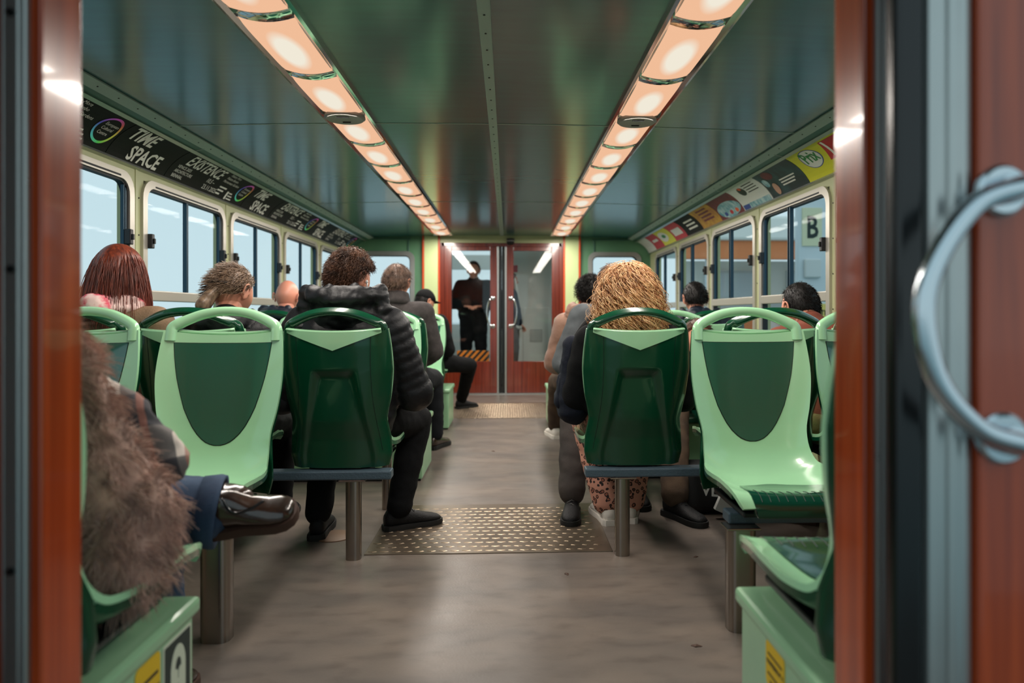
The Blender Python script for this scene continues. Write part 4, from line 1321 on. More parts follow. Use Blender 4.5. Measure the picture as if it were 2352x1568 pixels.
for sg, sd in ((-1, 'left'), (1, 'right')):
    a, b = sorted((sg * 0.605, sg * 1.25))
    bx_ = storage_box(a, b, 1.07, 1.55, 0.405, 'pale green box with a yellow sticker beside the %s wooden door jamb' % sd)
    cx, cy = (a + b) / 2, 1.31
    xf_ = sg * 0.605 - cx
    in_ = -sg
    def face(y0, y1, z0, z1, m, par, t=0.0015, r=0.012, nm='sticker', base=0.0):
        return mesh_obj(nm, prism(rrect(y0, y1, z0, z1, r, 4), xf_ + in_ * base, xf_ + in_ * (base + t), 'x'), m, par)
    yst = (0.0, 0.092) if sg < 0 else (-0.01, 0.085)
    zst = (0.225, 0.362) if sg < 0 else (0.275, 0.364)
    st = face(yst[0], yst[1], zst[0], zst[1], 'sticker_yellow', bx_)
    zr_ = (zst[1] - zst[0]) / 0.145
    ym = (yst[0] + yst[1]) / 2
    text_obj('lettering', 'CONTIENE N\u00b0 4', 0.0115, sticker_map(sg, xf_ + in_ * 0.0022, ym, zst[1] - 0.072 * zr_), 'print_black', st, 'CENTER', 0.0006)
    for q, (zz_, ww_) in enumerate(((0.036, 0.036), (0.100, 0.036), (0.122, 0.024))):
        face(ym - ww_, ym + ww_, zst[1] - (zz_ + 0.007) * zr_, zst[1] - zz_ * zr_, 'print_black', st, 0.0006, 0.001, 'print_line', 0.0015)
    if sg < 0:
        sgn = face(0.103, 0.225, 0.145, 0.358, 'sign_pale', bx_, 0.0015, 0.006, 'pictogram_sign')
        face(0.109, 0.219, 0.151, 0.352, 'sign_dark', sgn, 0.0008, 0.003, 'sign_field', 0.0015)
        # life jacket: rounded slab with neck hole and slit
        A_ = np.linspace(0, 2 * math.pi, 33)[:-1]
        mesh_obj('jacket_mark', join(prism(rrect(0.132, 0.1625, 0.172, 0.290, 0.008, 3), xf_ + in_ * 0.0023, xf_ + in_ * 0.0028, 'x'),
                 prism(rrect(0.1655, 0.196, 0.172, 0.290, 0.008, 3), xf_ + in_ * 0.0023, xf_ + in_ * 0.0028, 'x'),
                 ring_prism([(0.164 + 0.032 * math.cos(a_), 0.288 + (0.050 if math.sin(a_) > 0 else 0.03) * math.sin(a_)) for a_ in A_],
                            [(0.164 + 0.013 * math.cos(a_), 0.290 + 0.022 * math.sin(a_)) for a_ in A_], xf_ + in_ * 0.0024, xf_ + in_ * 0.0029, 'x')), 'sign_pale', sgn)
    # latch and seat supports
    lt = mesh_obj('latch', box(*sorted((xf_ + in_ * 0.012, xf_ + in_ * 0.032)), -0.21, -0.15, 0.33, 0.395, 0.006), 'chrome', bx_)
    mesh_obj('latch_hook', box(*sorted((xf_ + in_ * 0.032, xf_ + in_ * 0.042)), -0.195, -0.165, 0.315, 0.385, 0.004), 'chrome', lt)
    for xs in (0.69, 0.95):
        mesh_obj('seat_support', box(sg * xs - cx - 0.015, sg * xs - cx + 0.015, -0.10, 0.20, 0.404, 0.421, 0.002), 'grey_plastic', bx_)
    for yy, nm in ((4.29, 'beyond the two nearest aisle seats'), (6.20, 'far along the aisle')):
        a, b = sorted((sg * 0.445, sg * 1.88))
        o_ = storage_box(a, b, yy, yy + 0.52, 0.36, 'pale green box under the facing seats %s, %s side' % (nm, sd))

# ================================================================== PEOPLE
def capsule(p0, r0, p1, r1, n=14, m=4):
    P0, P1 = Vector(p0), Vector(p1)
    ax = P1 - P0
    L = ax.length
    ax = ax / L if L > 1e-6 else Vector((0, 0, 1))
    ref = Vector((0, 0, 1)) if abs(ax.z) < 0.9 else Vector((0, 1, 0))
    A = ax.cross(ref).normalized(); B = ax.cross(A)
    rings = [(P0, r0, -math.pi / 2 + math.pi / 2 * k / m) for k in range(1, m + 1)] + [(P1, r1, math.pi / 2 * k / m) for k in range(0, m)]
    V = [tuple(P0 - ax * r0)]
    for c, r, a in rings:
        for k in range(n):
            t = 2 * math.pi * k / n
            V.append(tuple(c + (A * math.cos(t) + B * math.sin(t)) * (r * math.cos(a)) + ax * (r * math.sin(a))))
    V.append(tuple(P1 + ax * r1))
    F = [(0, 1 + (k + 1) % n, 1 + k) for k in range(n)]
    R_ = len(rings)
    for i in range(R_ - 1):
        for k in range(n):
            a, b = 1 + i * n + k, 1 + i * n + (k + 1) % n
            F.append((a, b, b + n, a + n))
    e = 1 + R_ * n
    F += [(e, 1 + (R_ - 1) * n + k, 1 + (R_ - 1) * n + (k + 1) % n) for k in range(n)]
    return V, F

def union(shapes, voxel, smooth=4):
    """one continuous closed surface around overlapping shapes"""
    V, F = join(*shapes)
    me = bpy.data.meshes.new('tmp'); me.from_pydata(V, [], F)
    o = bpy.data.objects.new('tmp', me); C.objects.link(o)
    md = o.modifiers.new('r', 'REMESH'); md.mode = 'VOXEL'; md.voxel_size = voxel; md.adaptivity = 0
    if smooth:
        ms = o.modifiers.new('s', 'SMOOTH'); ms.iterations = smooth; ms.factor = 0.5
    dg = bpy.context.evaluated_depsgraph_get()
    em = o.evaluated_get(dg).to_mesh()
    v = np.empty(len(em.vertices) * 3, dtype=np.float32); em.vertices.foreach_get('co', v)
    nn = np.empty(len(em.vertices) * 3, dtype=np.float32); em.vertices.foreach_get('normal', nn)
    f = [tuple(p.vertices) for p in em.polygons]
    o.evaluated_get(dg).to_mesh_clear()
    bpy.data.objects.remove(o); bpy.data.meshes.remove(me)
    return v.reshape(-1, 3), nn.reshape(-1, 3), f

def seg_coord(v, segs):
    """nearest capsule axis: index, distance along the chain"""
    best = np.full(len(v), 1e9); idx = np.zeros(len(v), int); along = np.zeros(len(v))
    for i, (p0, r0, p1, r1) in enumerate(segs):
        a = np.array(p0); b = np.array(p1); ab = b - a
        L = np.linalg.norm(ab) + 1e-9
        t = np.clip(((v - a) @ ab) / L ** 2, 0, 1)
        d = np.linalg.norm(v - (a + t[:, None] * ab), axis=1) - (r0 + (r1 - r0) * t)
        m = d < best
        best[m] = d[m]; idx[m] = i; along[m] = t[m] * L
    return idx, along

def folds(v, n, amp, scale, seed=0):
    out = np.empty(len(v))
    for i, p in enumerate(v):
        out[i] = noise.noise((p[0] * scale + seed, p[1] * scale, p[2] * scale * 1.6)) + 0.5 * noise.noise((p[0] * scale * 2.3, p[1] * scale * 2.3 + seed, p[2] * scale * 3.6))
    return v + n * (out * amp)[:, None]

def cloth(name, segs, m, parent, voxel=0.012, fold=0.006, fscale=9.0, quilt=None, extra=(), seed=0, smooth=4):
    v, n, f = union([capsule(*s) for s in segs] + list(extra), voxel, smooth)
    if quilt:
        amp, pitch = quilt
        idx, al = seg_coord(v, segs)
        q = np.abs(np.sin(math.pi * al / pitch)) ** 0.6
        v = v + n * (amp * (q - 0.6))[:, None]
    if fold:
        v = folds(v, n, fold, fscale, seed)
    return mesh_obj(name, (v.tolist(), f), m, parent, True)

# ---- heads
def head_dirs(n=40, m=28):
    D, F = [], []
    for i in range(m + 1):
        th = math.pi * i / m
        for k in range(n):
            a = 2 * math.pi * k / n
            D.append((math.sin(th) * math.sin(a), math.sin(th) * math.cos(a), math.cos(th)))
    for i in range(m):
        for k in range(n):
            F.append((i * n + (k + 1) % n, (i + 1) * n + (k + 1) % n, (i + 1) * n + k, i * n + k))
    return np.array(D), F
def head_shape(D, grow=0.0):
    x, y, z = D[:, 0], D[:, 1], D[:, 2]
    P = D * np.array([0.076, 0.097, 0.116])
    low = np.clip(-z, 0, 1)
    P[:, 0] *= 1 - 0.30 * low ** 1.4
    P[:, 1] = np.where(y < 0, P[:, 1] * (1 - 0.42 * low ** 1.2), P[:, 1] * (1 - 0.10 * low))
    g = lambda cx, cy, cz, s, sx=1.0: np.exp(-(((x - cx) * sx) ** 2 + (y - cy) ** 2 + (z - cz) ** 2) / (2 * s * s))
    P[:, 1] += 0.024 * np.exp(-((x / 0.13) ** 2)) * np.clip(y, 0, 1) * np.exp(-((z + 0.16) / 0.16) ** 2)
    P[:, 1] += 0.007 * g(0, 0.88, -0.48, 0.11, 0.6) + 0.010 * g(0, 0.66, -0.76, 0.16)
    for sgn in (-1, 1):
        P[:, 1] -= 0.010 * g(sgn * 0.40, 0.90, 0.10, 0.13)
        P[:, 1] += 0.004 * g(sgn * 0.36, 0.88, 0.30, 0.12)
        P += (0.005 * g(sgn * 0.62, 0.70, -0.22, 0.2))[:, None] * D
    return P + D * grow
def head_parts(s=1.0):
    D, F = head_dirs()
    P = head_shape(D)
    V = P.tolist()
    sh = [(V, F)]
    for sg in (-1, 1):
        ear = ellipsoid((0, 0, 0), (0.0075, 0.020, 0.033), 12, 8)
        M = Matrix.Translation((sg * 0.081, -0.010, -0.008)) @ Matrix.Rotation(sg * R(-22), 4, 'Z') @ Matrix.Rotation(R(-10), 4, 'X')
        sh.append(xf(ear, M))
        rim = [(sg * 0.089 + sg * 0.004 * math.sin(t), -0.014 + 0.018 * math.cos(t) - 0.004, -0.004 + 0.031 * math.sin(t)) for t in np.linspace(-0.6, 4.0, 12)]
        sh.append(tube(rim, 0.0042, 6))
    return join(*sh)
def hair_mask(D, lines=None):
    y, z = D[:, 1], D[:, 2]
    lo, hi = lines or ((-1, -0.5, -0.05, 0.25, 0.55, 1), (-0.52, -0.46, -0.05, 0.30, 0.55, 0.66))
    h = np.interp(y, lo, hi)
    t = np.clip((z - h) / 0.34, 0, 1)
    return t * (2 - t)
def hair_cap(th, lines=None, lump=0.004, lscale=22, seed=0, top=0.0):
    D, F = head_dirs(56, 40)
    m = hair_mask(D, lines)
    P = head_shape(D)
    t = -0.012 + (0.012 + th + top * np.clip(D[:, 2], 0, 1)) * m
    nz = np.array([noise.noise((p[0] * lscale + seed, p[1] * lscale, p[2] * lscale)) for p in P])
    return (P + D * (t + lump * nz * m)[:, None]).tolist(), F

def strands_obj(name, paths, rad, m, parent, sides=3):
    """paths (N, K, 3); rad (K,) radii"""
    paths = np.asarray(paths, float)
    N, K, _ = paths.shape
    T = np.gradient(paths, axis=1)
    T /= np.linalg.norm(T, axis=2, keepdims=True) + 1e-9
    ref = np.zeros_like(T); ref[..., 0] = 0.31; ref[..., 1] = 0.77; ref[..., 2] = 0.55
    A = np.cross(T, ref); A /= np.linalg.norm(A, axis=2, keepdims=True) + 1e-9
    B = np.cross(T, A)
    V = np.empty((N, K, sides, 3))
    for k in range(sides):
        a = 2 * math.pi * k / sides
        V[:, :, k] = paths + (A * math.cos(a) + B * math.sin(a)) * np.asarray(rad)[None, :, None]
    idx = np.arange(N * K * sides).reshape(N, K, sides)
    q = []
    for k in range(sides):
        k2 = (k + 1) % sides
        q.append(np.stack([idx[:, :-1, k], idx[:, :-1, k2], idx[:, 1:, k2], idx[:, 1:, k]], -1).reshape(-1, 4))
    o = quads_obj(name, V.reshape(-1, 3), np.concatenate(q), m, parent)
    o['kind'] = 'stuff'
    return o
def scalp_points(N, lines=None, th=0.012, minmask=0.5, zmin=-2):
    D = rng.normal(size=(N * 5, 3)); D /= np.linalg.norm(D, axis=1)[:, None]
    m = hair_mask(D, lines)
    D = D[(m > minmask) & (D[:, 2] > zmin)][:N]
    return D, head_shape(D) + D * th

def hair_short(root, M, m, length=0.035, N=2200, th=0.014, lines=None, comb=(0, -0.6, -0.5), curl=0.0, top=0.0, rad=0.0011, m2=None):
    hp = xf(hair_cap(th, lines, 0.004, 24, rng.uniform(0, 50), top), M)
    h = mesh_obj('hair', hp, m, root, True)
    D, P = scalp_points(N, lines, th * 0.8, 0.45)
    D = D + 0
    N = len(D); K = 5
    P = P + D * (top * np.clip(D[:, 2], 0, 1))[:, None]
    dirn = D * 0.75 + np.array(comb) + rng.normal(size=(N, 3)) * 0.28
    dirn /= np.linalg.norm(dirn, axis=1)[:, None]
    L = length * rng.uniform(0.6, 1.15, N)
    paths = []
    ph = rng.uniform(0, 6.28, N)
    side = np.cross(dirn, D); side /= np.linalg.norm(side, axis=1)[:, None] + 1e-6
    for k in range(K):
        t = k / (K - 1)
        p = P + dirn * (L * t)[:, None] + np.array([0, 0, -1]) * (0.35 * L * t * t)[:, None]
        if curl:
            p = p + side * (curl * np.sin(ph + t * 7) * t ** 0.5)[:, None] + D * (curl * np.cos(ph + t * 7) * t ** 0.5)[:, None]
        paths.append(p)
    paths = np.stack(paths, 1)
    R3 = np.array(M.to_3x3()); Tt = np.array(M.translation)
    paths = paths @ R3.T + Tt
    strands_obj('hair_strands', paths, np.linspace(rad, rad * 0.4, K), m2 or m, h)
    return h

# ---- hands and shoes
def hand_shapes(w, d, side, curl=0.5):
    w = Vector(w); d = Vector(d).normalized()
    up = Vector((0, 0, 1))
    lat = d.cross(up).normalized() * side          # towards the little finger side
    nrm = lat.cross(d).normalized()
    if nrm.z < 0: nrm = -nrm
    sh = []
    root_k = []
    for i, (o, L) in enumerate(((-0.030, 0.070), (-0.010, 0.078), (0.011, 0.072), (0.030, 0.056))):
        b = w + d * 0.085 + lat * o
        sh.append(capsule(w + d * 0.005 + lat * o * 0.55, 0.014, b, 0.0105, 8, 3))
        p = b; a = 0.35 * curl
        for seg, fr in enumerate((0.45, 0.32, 0.23)):
            q = p + (d * math.cos(a) - nrm * math.sin(a)) * (L * fr) + lat * (o * 0.06)
            sh.append(capsule(p, 0.0090 - 0.0008 * seg, q, 0.0083 - 0.0008 * seg, 8, 3))
            p = q; a += 0.75 * curl
    p = w + d * 0.02 - lat * 0.022
    for fr, ang in ((0.042, 0.75), (0.030, 0.45), (0.024, 0.25)):
        q = p + (d * math.cos(ang) - lat * math.sin(ang)) * fr - nrm * 0.006
        sh.append(capsule(p, 0.0110, q, 0.0092, 8, 3)); p = q
    return sh

def shoe(name, ankle, yaw, mats, parent, length=0.285, pitch=0.0, high=0.0, laces=True, roll=0.0):
    """ankle: (x,y,z of the sole under the ankle); toe towards +y turned by yaw"""
    up_m, sole_m, lace_m = mats
    L = length
    M = Matrix.Translation(ankle) @ Matrix.Rotation(yaw, 4, 'Z') @ Matrix.Rotation(pitch, 4, 'X') @ Matrix.Rotation(roll, 4, 'Y')
    st = [(-0.075, 0.020, 0.030, 0.075 + high), (-0.060, 0.033, 0.018, 0.098 + high), (-0.02, 0.036, 0.016, 0.104 + high), (0.03, 0.037, 0.016, 0.098 + high * 0.55), (0.075, 0.041, 0.016, 0.080), (0.13, 0.046, 0.016, 0.063), (0.165, 0.044, 0.017, 0.056), (0.192, 0.033, 0.020, 0.046), (0.205, 0.014, 0.026, 0.036)]
    n = 14
    V, F = [], []
    for y, hw, z0, z1 in st:
        for k in range(n):
            a = 2 * math.pi * k / n
            ca, sa = math.cos(a), math.sin(a)
            zz = (z0 + z1) / 2 + (z1 - z0) / 2 * math.copysign(abs(sa) ** 0.8, sa)
            wv = hw * math.copysign(abs(ca) ** 0.7, ca) * (1.0 if sa < 0 else 1 - 0.25 * sa)
            V.append((wv, y * L / 0.285, zz))
    for i in range(len(st) - 1):
        for k in range(n):
            F.append((i * n + k, (i + 1) * n + k, (i + 1) * n + (k + 1) % n, i * n + (k + 1) % n))
    F.append(tuple(range(n))); F.append(tuple(range(len(st) * n - 1, (len(st) - 1) * n - 1, -1)))
    s_ = mesh_obj(name, xf((V, F), M), up_m, parent, True, 60)
    # sole
    prof = [(-0.080, 0.026), (-0.066, 0.040), (-0.02, 0.041), (0.04, 0.040), (0.09, 0.046), (0.14, 0.051), (0.175, 0.047), (0.200, 0.033), (0.213, 0.012)]
    out = [(w_, y * L / 0.285) for y, w_ in prof] + [(-w_, y * L / 0.285) for y, w_ in reversed(prof)]
    nn = len(out)
    V = [(x, y, 0.0) for x, y in out] + [(x * 1.04, y * 1.01, 0.014) for x, y in out] + [(x, y, 0.028) for x, y in out]
    F = [tuple(range(nn - 1, -1, -1)), tuple(range(2 * nn, 3 * nn))]
    for r_ in range(2):
        F += [(r_ * nn + i, r_ * nn + (i + 1) % nn, (r_ + 1) * nn + (i + 1) % nn, (r_ + 1) * nn + i) for i in range(nn)]
    mesh_obj('sole', xf((V, F), M), sole_m, s_, True, 40)
    if laces:
        sh = []
        for k in range(4):
            y = 0.035 + 0.022 * k; z = 0.100 - 0.011 * k
            sg = 1 if k % 2 else -1
            sh.append(tube([(-0.022, y - 0.008 * sg, z - 0.008), (0, y, z + 0.003), (0.022, y + 0.008 * sg, z - 0.008)], 0.0022, 5))
        sh.append(tube(arc([(0, 0.028, 0.104), (0.018, 0.03, 0.118), (0.034, 0.034, 0.100), (0.006, 0.03, 0.106)], 5), 0.0018, 5))
        sh.append(tube(arc([(0, 0.028, 0.104), (-0.018, 0.03, 0.116), (-0.034, 0.036, 0.098), (-0.006, 0.03, 0.106)], 5), 0.0018, 5))
        mesh_obj('laces', xf(join(*sh), M), lace_m, s_, True)
    return s_

# ---- figures
def figure(label, loc, rz=0.0, lean=-4.0, tilt=0.0, drop=0.0, scale=1.0, head=(0, 0, 0), knees=None, ankles=None, foot_yaw=(0, 0), ankle_z=(0.0, 0.0),
           elbows=None, wrists=None, top='cloth_black', top_name='jacket', puff=0.03, quilt=None, trousers='cloth_black', tr=0.016, shoes=('sneaker_black', 'sole_black', 'sneaker_trim'),
           skin='skin', hood=None, collar=None, standing=False, voxel=0.013, group=None, hem=0.0, shoe_name='shoe', shoe_high=0.0, foot_pitch=(0, 0), flare=0.0):
    root = empty('person', loc, rz)
    root.scale = (scale,) * 3
    tag(root, label, 'person', group)
    up = Matrix.Translation((0, 0, 0.56)) @ Matrix.Rotation(R(tilt), 4, 'Y') @ Matrix.Rotation(-R(lean), 4, 'X') @ Matrix.Translation((0, 0, -0.56 - drop))
    U = lambda p: up @ Vector(p)
    dz = 0.38 if standing else 0.0
    S = lambda p: Vector(p) + Vector((0, 0, dz))
    UU = (lambda p: U(p) + Vector((0, 0, dz)))
    if standing:
        knees = knees or [(-0.10, 0.03, 0.50), (0.10, 0.03, 0.50)]
        ankles = ankles or [(-0.11, 0.0), (0.11, 0.0)]
        kn = [Vector(p) for p in knees]
    else:
        knees = knees or [(-0.12, 0.42, 0.51), (0.12, 0.42, 0.51)]
        ankles = ankles or [(-0.12, 0.42), (0.12, 0.42)]
        kn = [Vector(p) for p in knees]
    hips = [S((-0.09, 0.02, 0.55)), S((0.09, 0.02, 0.55))]
    an = [Vector((ankles[i][0], ankles[i][1], 0.095 + ankle_z[i])) for i in (0, 1)]
    sh_ = [UU((-0.178, -0.03, 1.00)), UU((0.178, -0.03, 1.00))]
    el = [UU(p) for p in (elbows or [(-0.245, 0.02, 0.735), (0.245, 0.02, 0.735)])]
    wr = [Vector(p) + Vector((0, 0, dz)) for p in (wrists or [(-0.11, 0.27, 0.64), (0.11, 0.27, 0.64)])]
    neck0, neck1 = UU((0, -0.025, 1.04)), UU((0, 0.010, 1.15))
    hc = UU((0, 0.030, 1.205))
    # body: one continuous mesh (trunk, limbs, hands, neck, head)
    B = []
    for s in (0, 1):
        sg = -1 if s == 0 else 1
        B += [capsule(S((sg * 0.075, 0.0, 0.56)), 0.105, UU((sg * 0.08, -0.025, 0.94)), 0.095),
              capsule(sh_[s], 0.056, el[s], 0.043), capsule(el[s], 0.042, wr[s], 0.028),
              capsule(hips[s], 0.086, kn[s], 0.060), capsule(kn[s], 0.060, an[s] + Vector((0, -0.01, 0)), 0.040)]
    B += [capsule(sh_[0], 0.06, sh_[1], 0.06), capsule(neck0, 0.060, neck1, 0.056)]
    bv, bn, bf = union(B, 0.016, 3)
    Mh = Matrix.Translation(hc) @ up.to_3x3().to_4x4() @ Matrix.Rotation(R(head[0]), 4, 'Z') @ Matrix.Rotation(-R(head[1]) + R(lean), 4, 'X') @ Matrix.Rotation(R(head[2]), 4, 'Y')
    parts = [(bv.tolist(), bf), xf(head_parts(), Mh)]
    for s in (0, 1):
        dvec = wr[s] - el[s]; dvec.z *= 0.3
        parts += hand_shapes(wr[s], dvec, 1 if s else -1, 0.55)
    body = mesh_obj('body', join(*parts), skin, root, True)
    eyes = []
    mesh_obj('eyes', join(*[xf(ellipsoid((sg * 0.031, 0.0795, 0.012), (0.012, 0.010, 0.009), 12, 8), Mh) for sg in (-1, 1)]), 'eye_white', body, True)
    mesh_obj('irises', join(*[xf(ellipsoid((sg * 0.031, 0.0865, 0.012), (0.005, 0.004, 0.005), 10, 6), Mh) for sg in (-1, 1)]), 'eye_dark', body, True)
    # trousers
    segs = []
    for s in (0, 1):
        cuff = an[s] + Vector((0, -0.008, 0.02))
        segs += [(hips[s], 0.092 + tr * 0.8, kn[s], 0.064 + tr), (kn[s], 0.064 + tr, cuff, 0.046 + tr + flare)]
    segs += [(S((-0.07, 0.0, 0.56)), 0.118, S((0.07, 0.0, 0.56)), 0.118)]
    cloth('trousers', segs, trousers, root, voxel, 0.005, 11, seed=rng.uniform(0, 99))
    # jacket
    segs = []
    hz_ = 0.60 - hem
    for s in (0, 1):
        sg = -1 if s == 0 else 1
        segs += [(S((sg * 0.075, 0.0, hz_)), 0.100 + puff, UU((sg * 0.085, -0.025, 0.94)), 0.092 + puff)]
    for s in (0, 1):
        segs += [(sh_[s], 0.060 + puff * 0.8, el[s], 0.046 + puff), (el[s], 0.046 + puff, wr[s] * 0.88 + el[s] * 0.12, 0.034 + puff * 0.6)]
    segs += [(sh_[0], 0.062 + puff * 0.7, sh_[1], 0.062 + puff * 0.7), (neck0 - Vector((0, 0.0, 0.02)), 0.075 + puff * 0.6, neck0 + (neck1 - neck0) * 0.35, 0.064 + puff * 0.3)]
    jk = cloth(top_name, segs, top, root, voxel, 0.007, 8, quilt, seed=rng.uniform(0, 99))
    up3 = up.to_3x3().to_4x4()
    if collar:
        cm, ch_, cr = collar
        c0 = neck0 + (neck1 - neck0) * 0.35
        pr = [(cr + 0.012, -0.03), (cr + 0.006, 0.0), (cr, ch_ * 0.7), (cr - 0.002, ch_), (cr - 0.010, ch_ - 0.004), (cr - 0.012, ch_ * 0.4), (cr - 0.012, -0.02)]
        mesh_obj('collar', lathe(pr, 28, Matrix.Translation(c0) @ up3 @ Matrix.Rotation(R(-16), 4, 'X')), cm, jk, True)
    if hood:
        hm, hs = hood[:2]
        hdz = hood[2] if len(hood) > 2 else 0.0
        hsegs = []
        for k in range(9):
            a = math.pi * (k / 8) + 0.0
            p = UU((0.098 * hs * math.cos(a) * 1.05, -0.035 - 0.095 * hs * math.sin(a) ** 0.8, 1.075 + hdz - 0.035 * math.sin(a)))
            hsegs.append((p, 0.036 + 0.012 * math.sin(a)))
        ss = [(hsegs[k][0], hsegs[k][1], hsegs[k + 1][0], hsegs[k + 1][1]) for k in range(8)]
        ss.append((UU((-0.05, -0.095, 1.02 + hdz * 0.6)), 0.06 * hs, UU((0.05, -0.095, 1.02 + hdz * 0.6)), 0.06 * hs))
        for xx in (-0.11, -0.04, 0.04, 0.11):
            ss.append((UU((xx * hs, -0.120 + abs(xx) * 0.35, 1.085 + hdz * 0.9)), 0.030, UU((xx * hs * 1.1, -0.095 + abs(xx) * 0.25, 0.985)), 0.055))
        cloth('hood', ss, hm, jk, 0.009, 0.013, 14, seed=rng.uniform(0, 99))
    for s in (0, 1):
        shoe(shoe_name, (an[s].x, an[s].y, ankle_z[s]), R(foot_yaw[s]), shoes, root, high=shoe_high, pitch=R(foot_pitch[s]))
    return root, Mh, dict(U=UU, el=el, wr=wr, kn=kn, an=an, jk=jk, body=body, neck=neck0)

# 1 red-haired person by the left window
r_, Mh, J = figure('person with long straight red hair and pink scarf by the left window', (-1.60, 3.10, 0), head=(-8, 4, 0), top='jacket_beige', puff=0.022, drop=0.015, trousers='cloth_charcoal', collar=None, voxel=0.014)
h = mesh_obj('hair', xf(hair_cap(0.020, ((-1, -0.3, 0.1, 0.4, 0.6, 1), (-0.9, -0.8, -0.5, 0.0, 0.5, 0.62)), 0.002), Mh), 'hair_red', r_, True)
def falling_hair(root, Mh, m, N, drop, spread, K, rad, curl=0.0, freq=6.0, th=0.018, lines=None, back=0.03, zmin=-0.6, jitter=0.012, lift=0.0):
    D, P = scalp_points(N, lines or ((-1, -0.3, 0.1, 0.4, 0.6, 1), (-0.8, -0.7, -0.4, 0.1, 0.5, 0.62)), th, 0.4, zmin)
    N = len(D)
    R3 = np.array(Mh.to_3x3()); T3 = np.array(Mh.translation)
    P = P @ R3.T + T3; Dw = D @ R3.T
    top_z = P[:, 2].max()
    out = Dw.copy(); out[:, 2] = 0
    on = np.linalg.norm(out, axis=1, keepdims=True) + 1e-6
    rad_dir = out / on
    endz = top_z - drop * rng.uniform(0.82, 1.06, N)
    paths = []
    ph = rng.uniform(0, 6.28, N); fr = freq * rng.uniform(0.7, 1.3, N)
    cr = curl * rng.uniform(0.5, 1.3, N)
    R_end = spread * rng.uniform(0.55, 1.05, N)
    c = T3.copy()
    off = rng.normal(size=(N, 3)) * jitter
    axis_r = np.linalg.norm(P[:, :2] - c[:2], axis=1)
    for k in range(K):
        t = k / (K - 1)
        z = P[:, 2] + (endz - P[:, 2]) * t ** 1.25 + lift * math.sin(math.pi * min(1, t * 2.2)) * (1 - t)
        rr = axis_r + (R_end - axis_r) * (1 - (1 - t) ** 2.2)
        p = np.stack([c[0] + rad_dir[:, 0] * rr, c[1] + rad_dir[:, 1] * rr - back * t, z], 1) + off * t
        if curl:
            tang = np.stack([-rad_dir[:, 1], rad_dir[:, 0], np.zeros(N)], 1)
            amp = cr * min(1, t * 3)
            p = p + tang * (amp * np.sin(ph + fr * t * 2))[:, None] + rad_dir * (amp * np.cos(ph + fr * t * 2))[:, None]
        paths.append(p)
    return strands_obj('hair_strands', np.stack(paths, 1), np.linspace(rad, rad * 0.5, K), m, root)
hc = Mh.translation
cloth('hair_mass', [(hc + Vector((0, -0.02, 0.0)), 0.088, hc + Vector((-0.0, -0.05, -0.14)), 0.085), (hc + Vector((0.06, -0.02, -0.02)), 0.045, hc + Vector((0.085, -0.02, -0.20)), 0.036), (hc + Vector((-0.06, -0.02, -0.02)), 0.045, hc + Vector((-0.085, -0.02, -0.19)), 0.036)], 'hair_red', h, 0.010, 0.004, 14)
falling_hair(h, Mh, 'hair_red', 2600, 0.34, 0.125, 8, 0.0016)
cloth('scarf', [(J['neck'] + Vector((-0.10, 0.0, 0.03)), 0.052, J['neck'] + Vector((-0.02, -0.10, 0.035)), 0.055), (J['neck'] + Vector((-0.02, -0.10, 0.035)), 0.055, J['neck'] + Vector((0.09, -0.02, 0.03)), 0.050), (J['neck'] + Vector((-0.10, 0.0, 0.03)), 0.05, J['neck'] + Vector((-0.05, 0.09, -0.02)), 0.045)], 'scarf_pink', r_, 0.011, 0.010, 16)

# 2 person with tied ash hair, bent forward
r_, Mh, J = figure('person with tied ash hair and shiny black coat bent forward left of aisle', (-1.165, 3.08, 0), lean=10, drop=0.075, head=(-18, 24, 0), top='puffer_black', puff=0.035, quilt=(0.006, 0.05), hood=('puffer_black', 1.15), voxel=0.014)
h = hair_short(r_, Mh, 'hair_ash', 0.05, 1800, 0.016, ((-1, -0.5, -0.1, 0.3, 0.55, 1), (-0.45, -0.35, -0.1, 0.25, 0.5, 0.6)), comb=(0, -1.6, -0.3), rad=0.0012)
cloth('hair_tail', [(Mh @ Vector((0, -0.10, -0.03)), 0.030, Mh @ Vector((-0.03, -0.12, -0.11)), 0.034), (Mh @ Vector((-0.03, -0.12, -0.11)), 0.034, Mh @ Vector((-0.05, -0.09, -0.16)), 0.02)], 'hair_ash', h, 0.008, 0.004, 20)
mesh_obj('hair_clip', tube(arc([Mh @ Vector((0.05, -0.10, 0.0)), Mh @ Vector((0.0, -0.128, 0.0)), Mh @ Vector((-0.05, -0.10, 0.0))], 6), 0.006, 8), 'latch_black', h, True)

# 3 bald person
r_, Mh, J = figure('bald person in a dark navy hooded jacket near the left windows', (-1.47, 4.92, 0), lean=2, drop=0.06, head=(-6, 10, 0), top='puffer_navy', puff=0.035, skin='skin_red', hood=('puffer_navy', 1.2, 0.03), voxel=0.016)

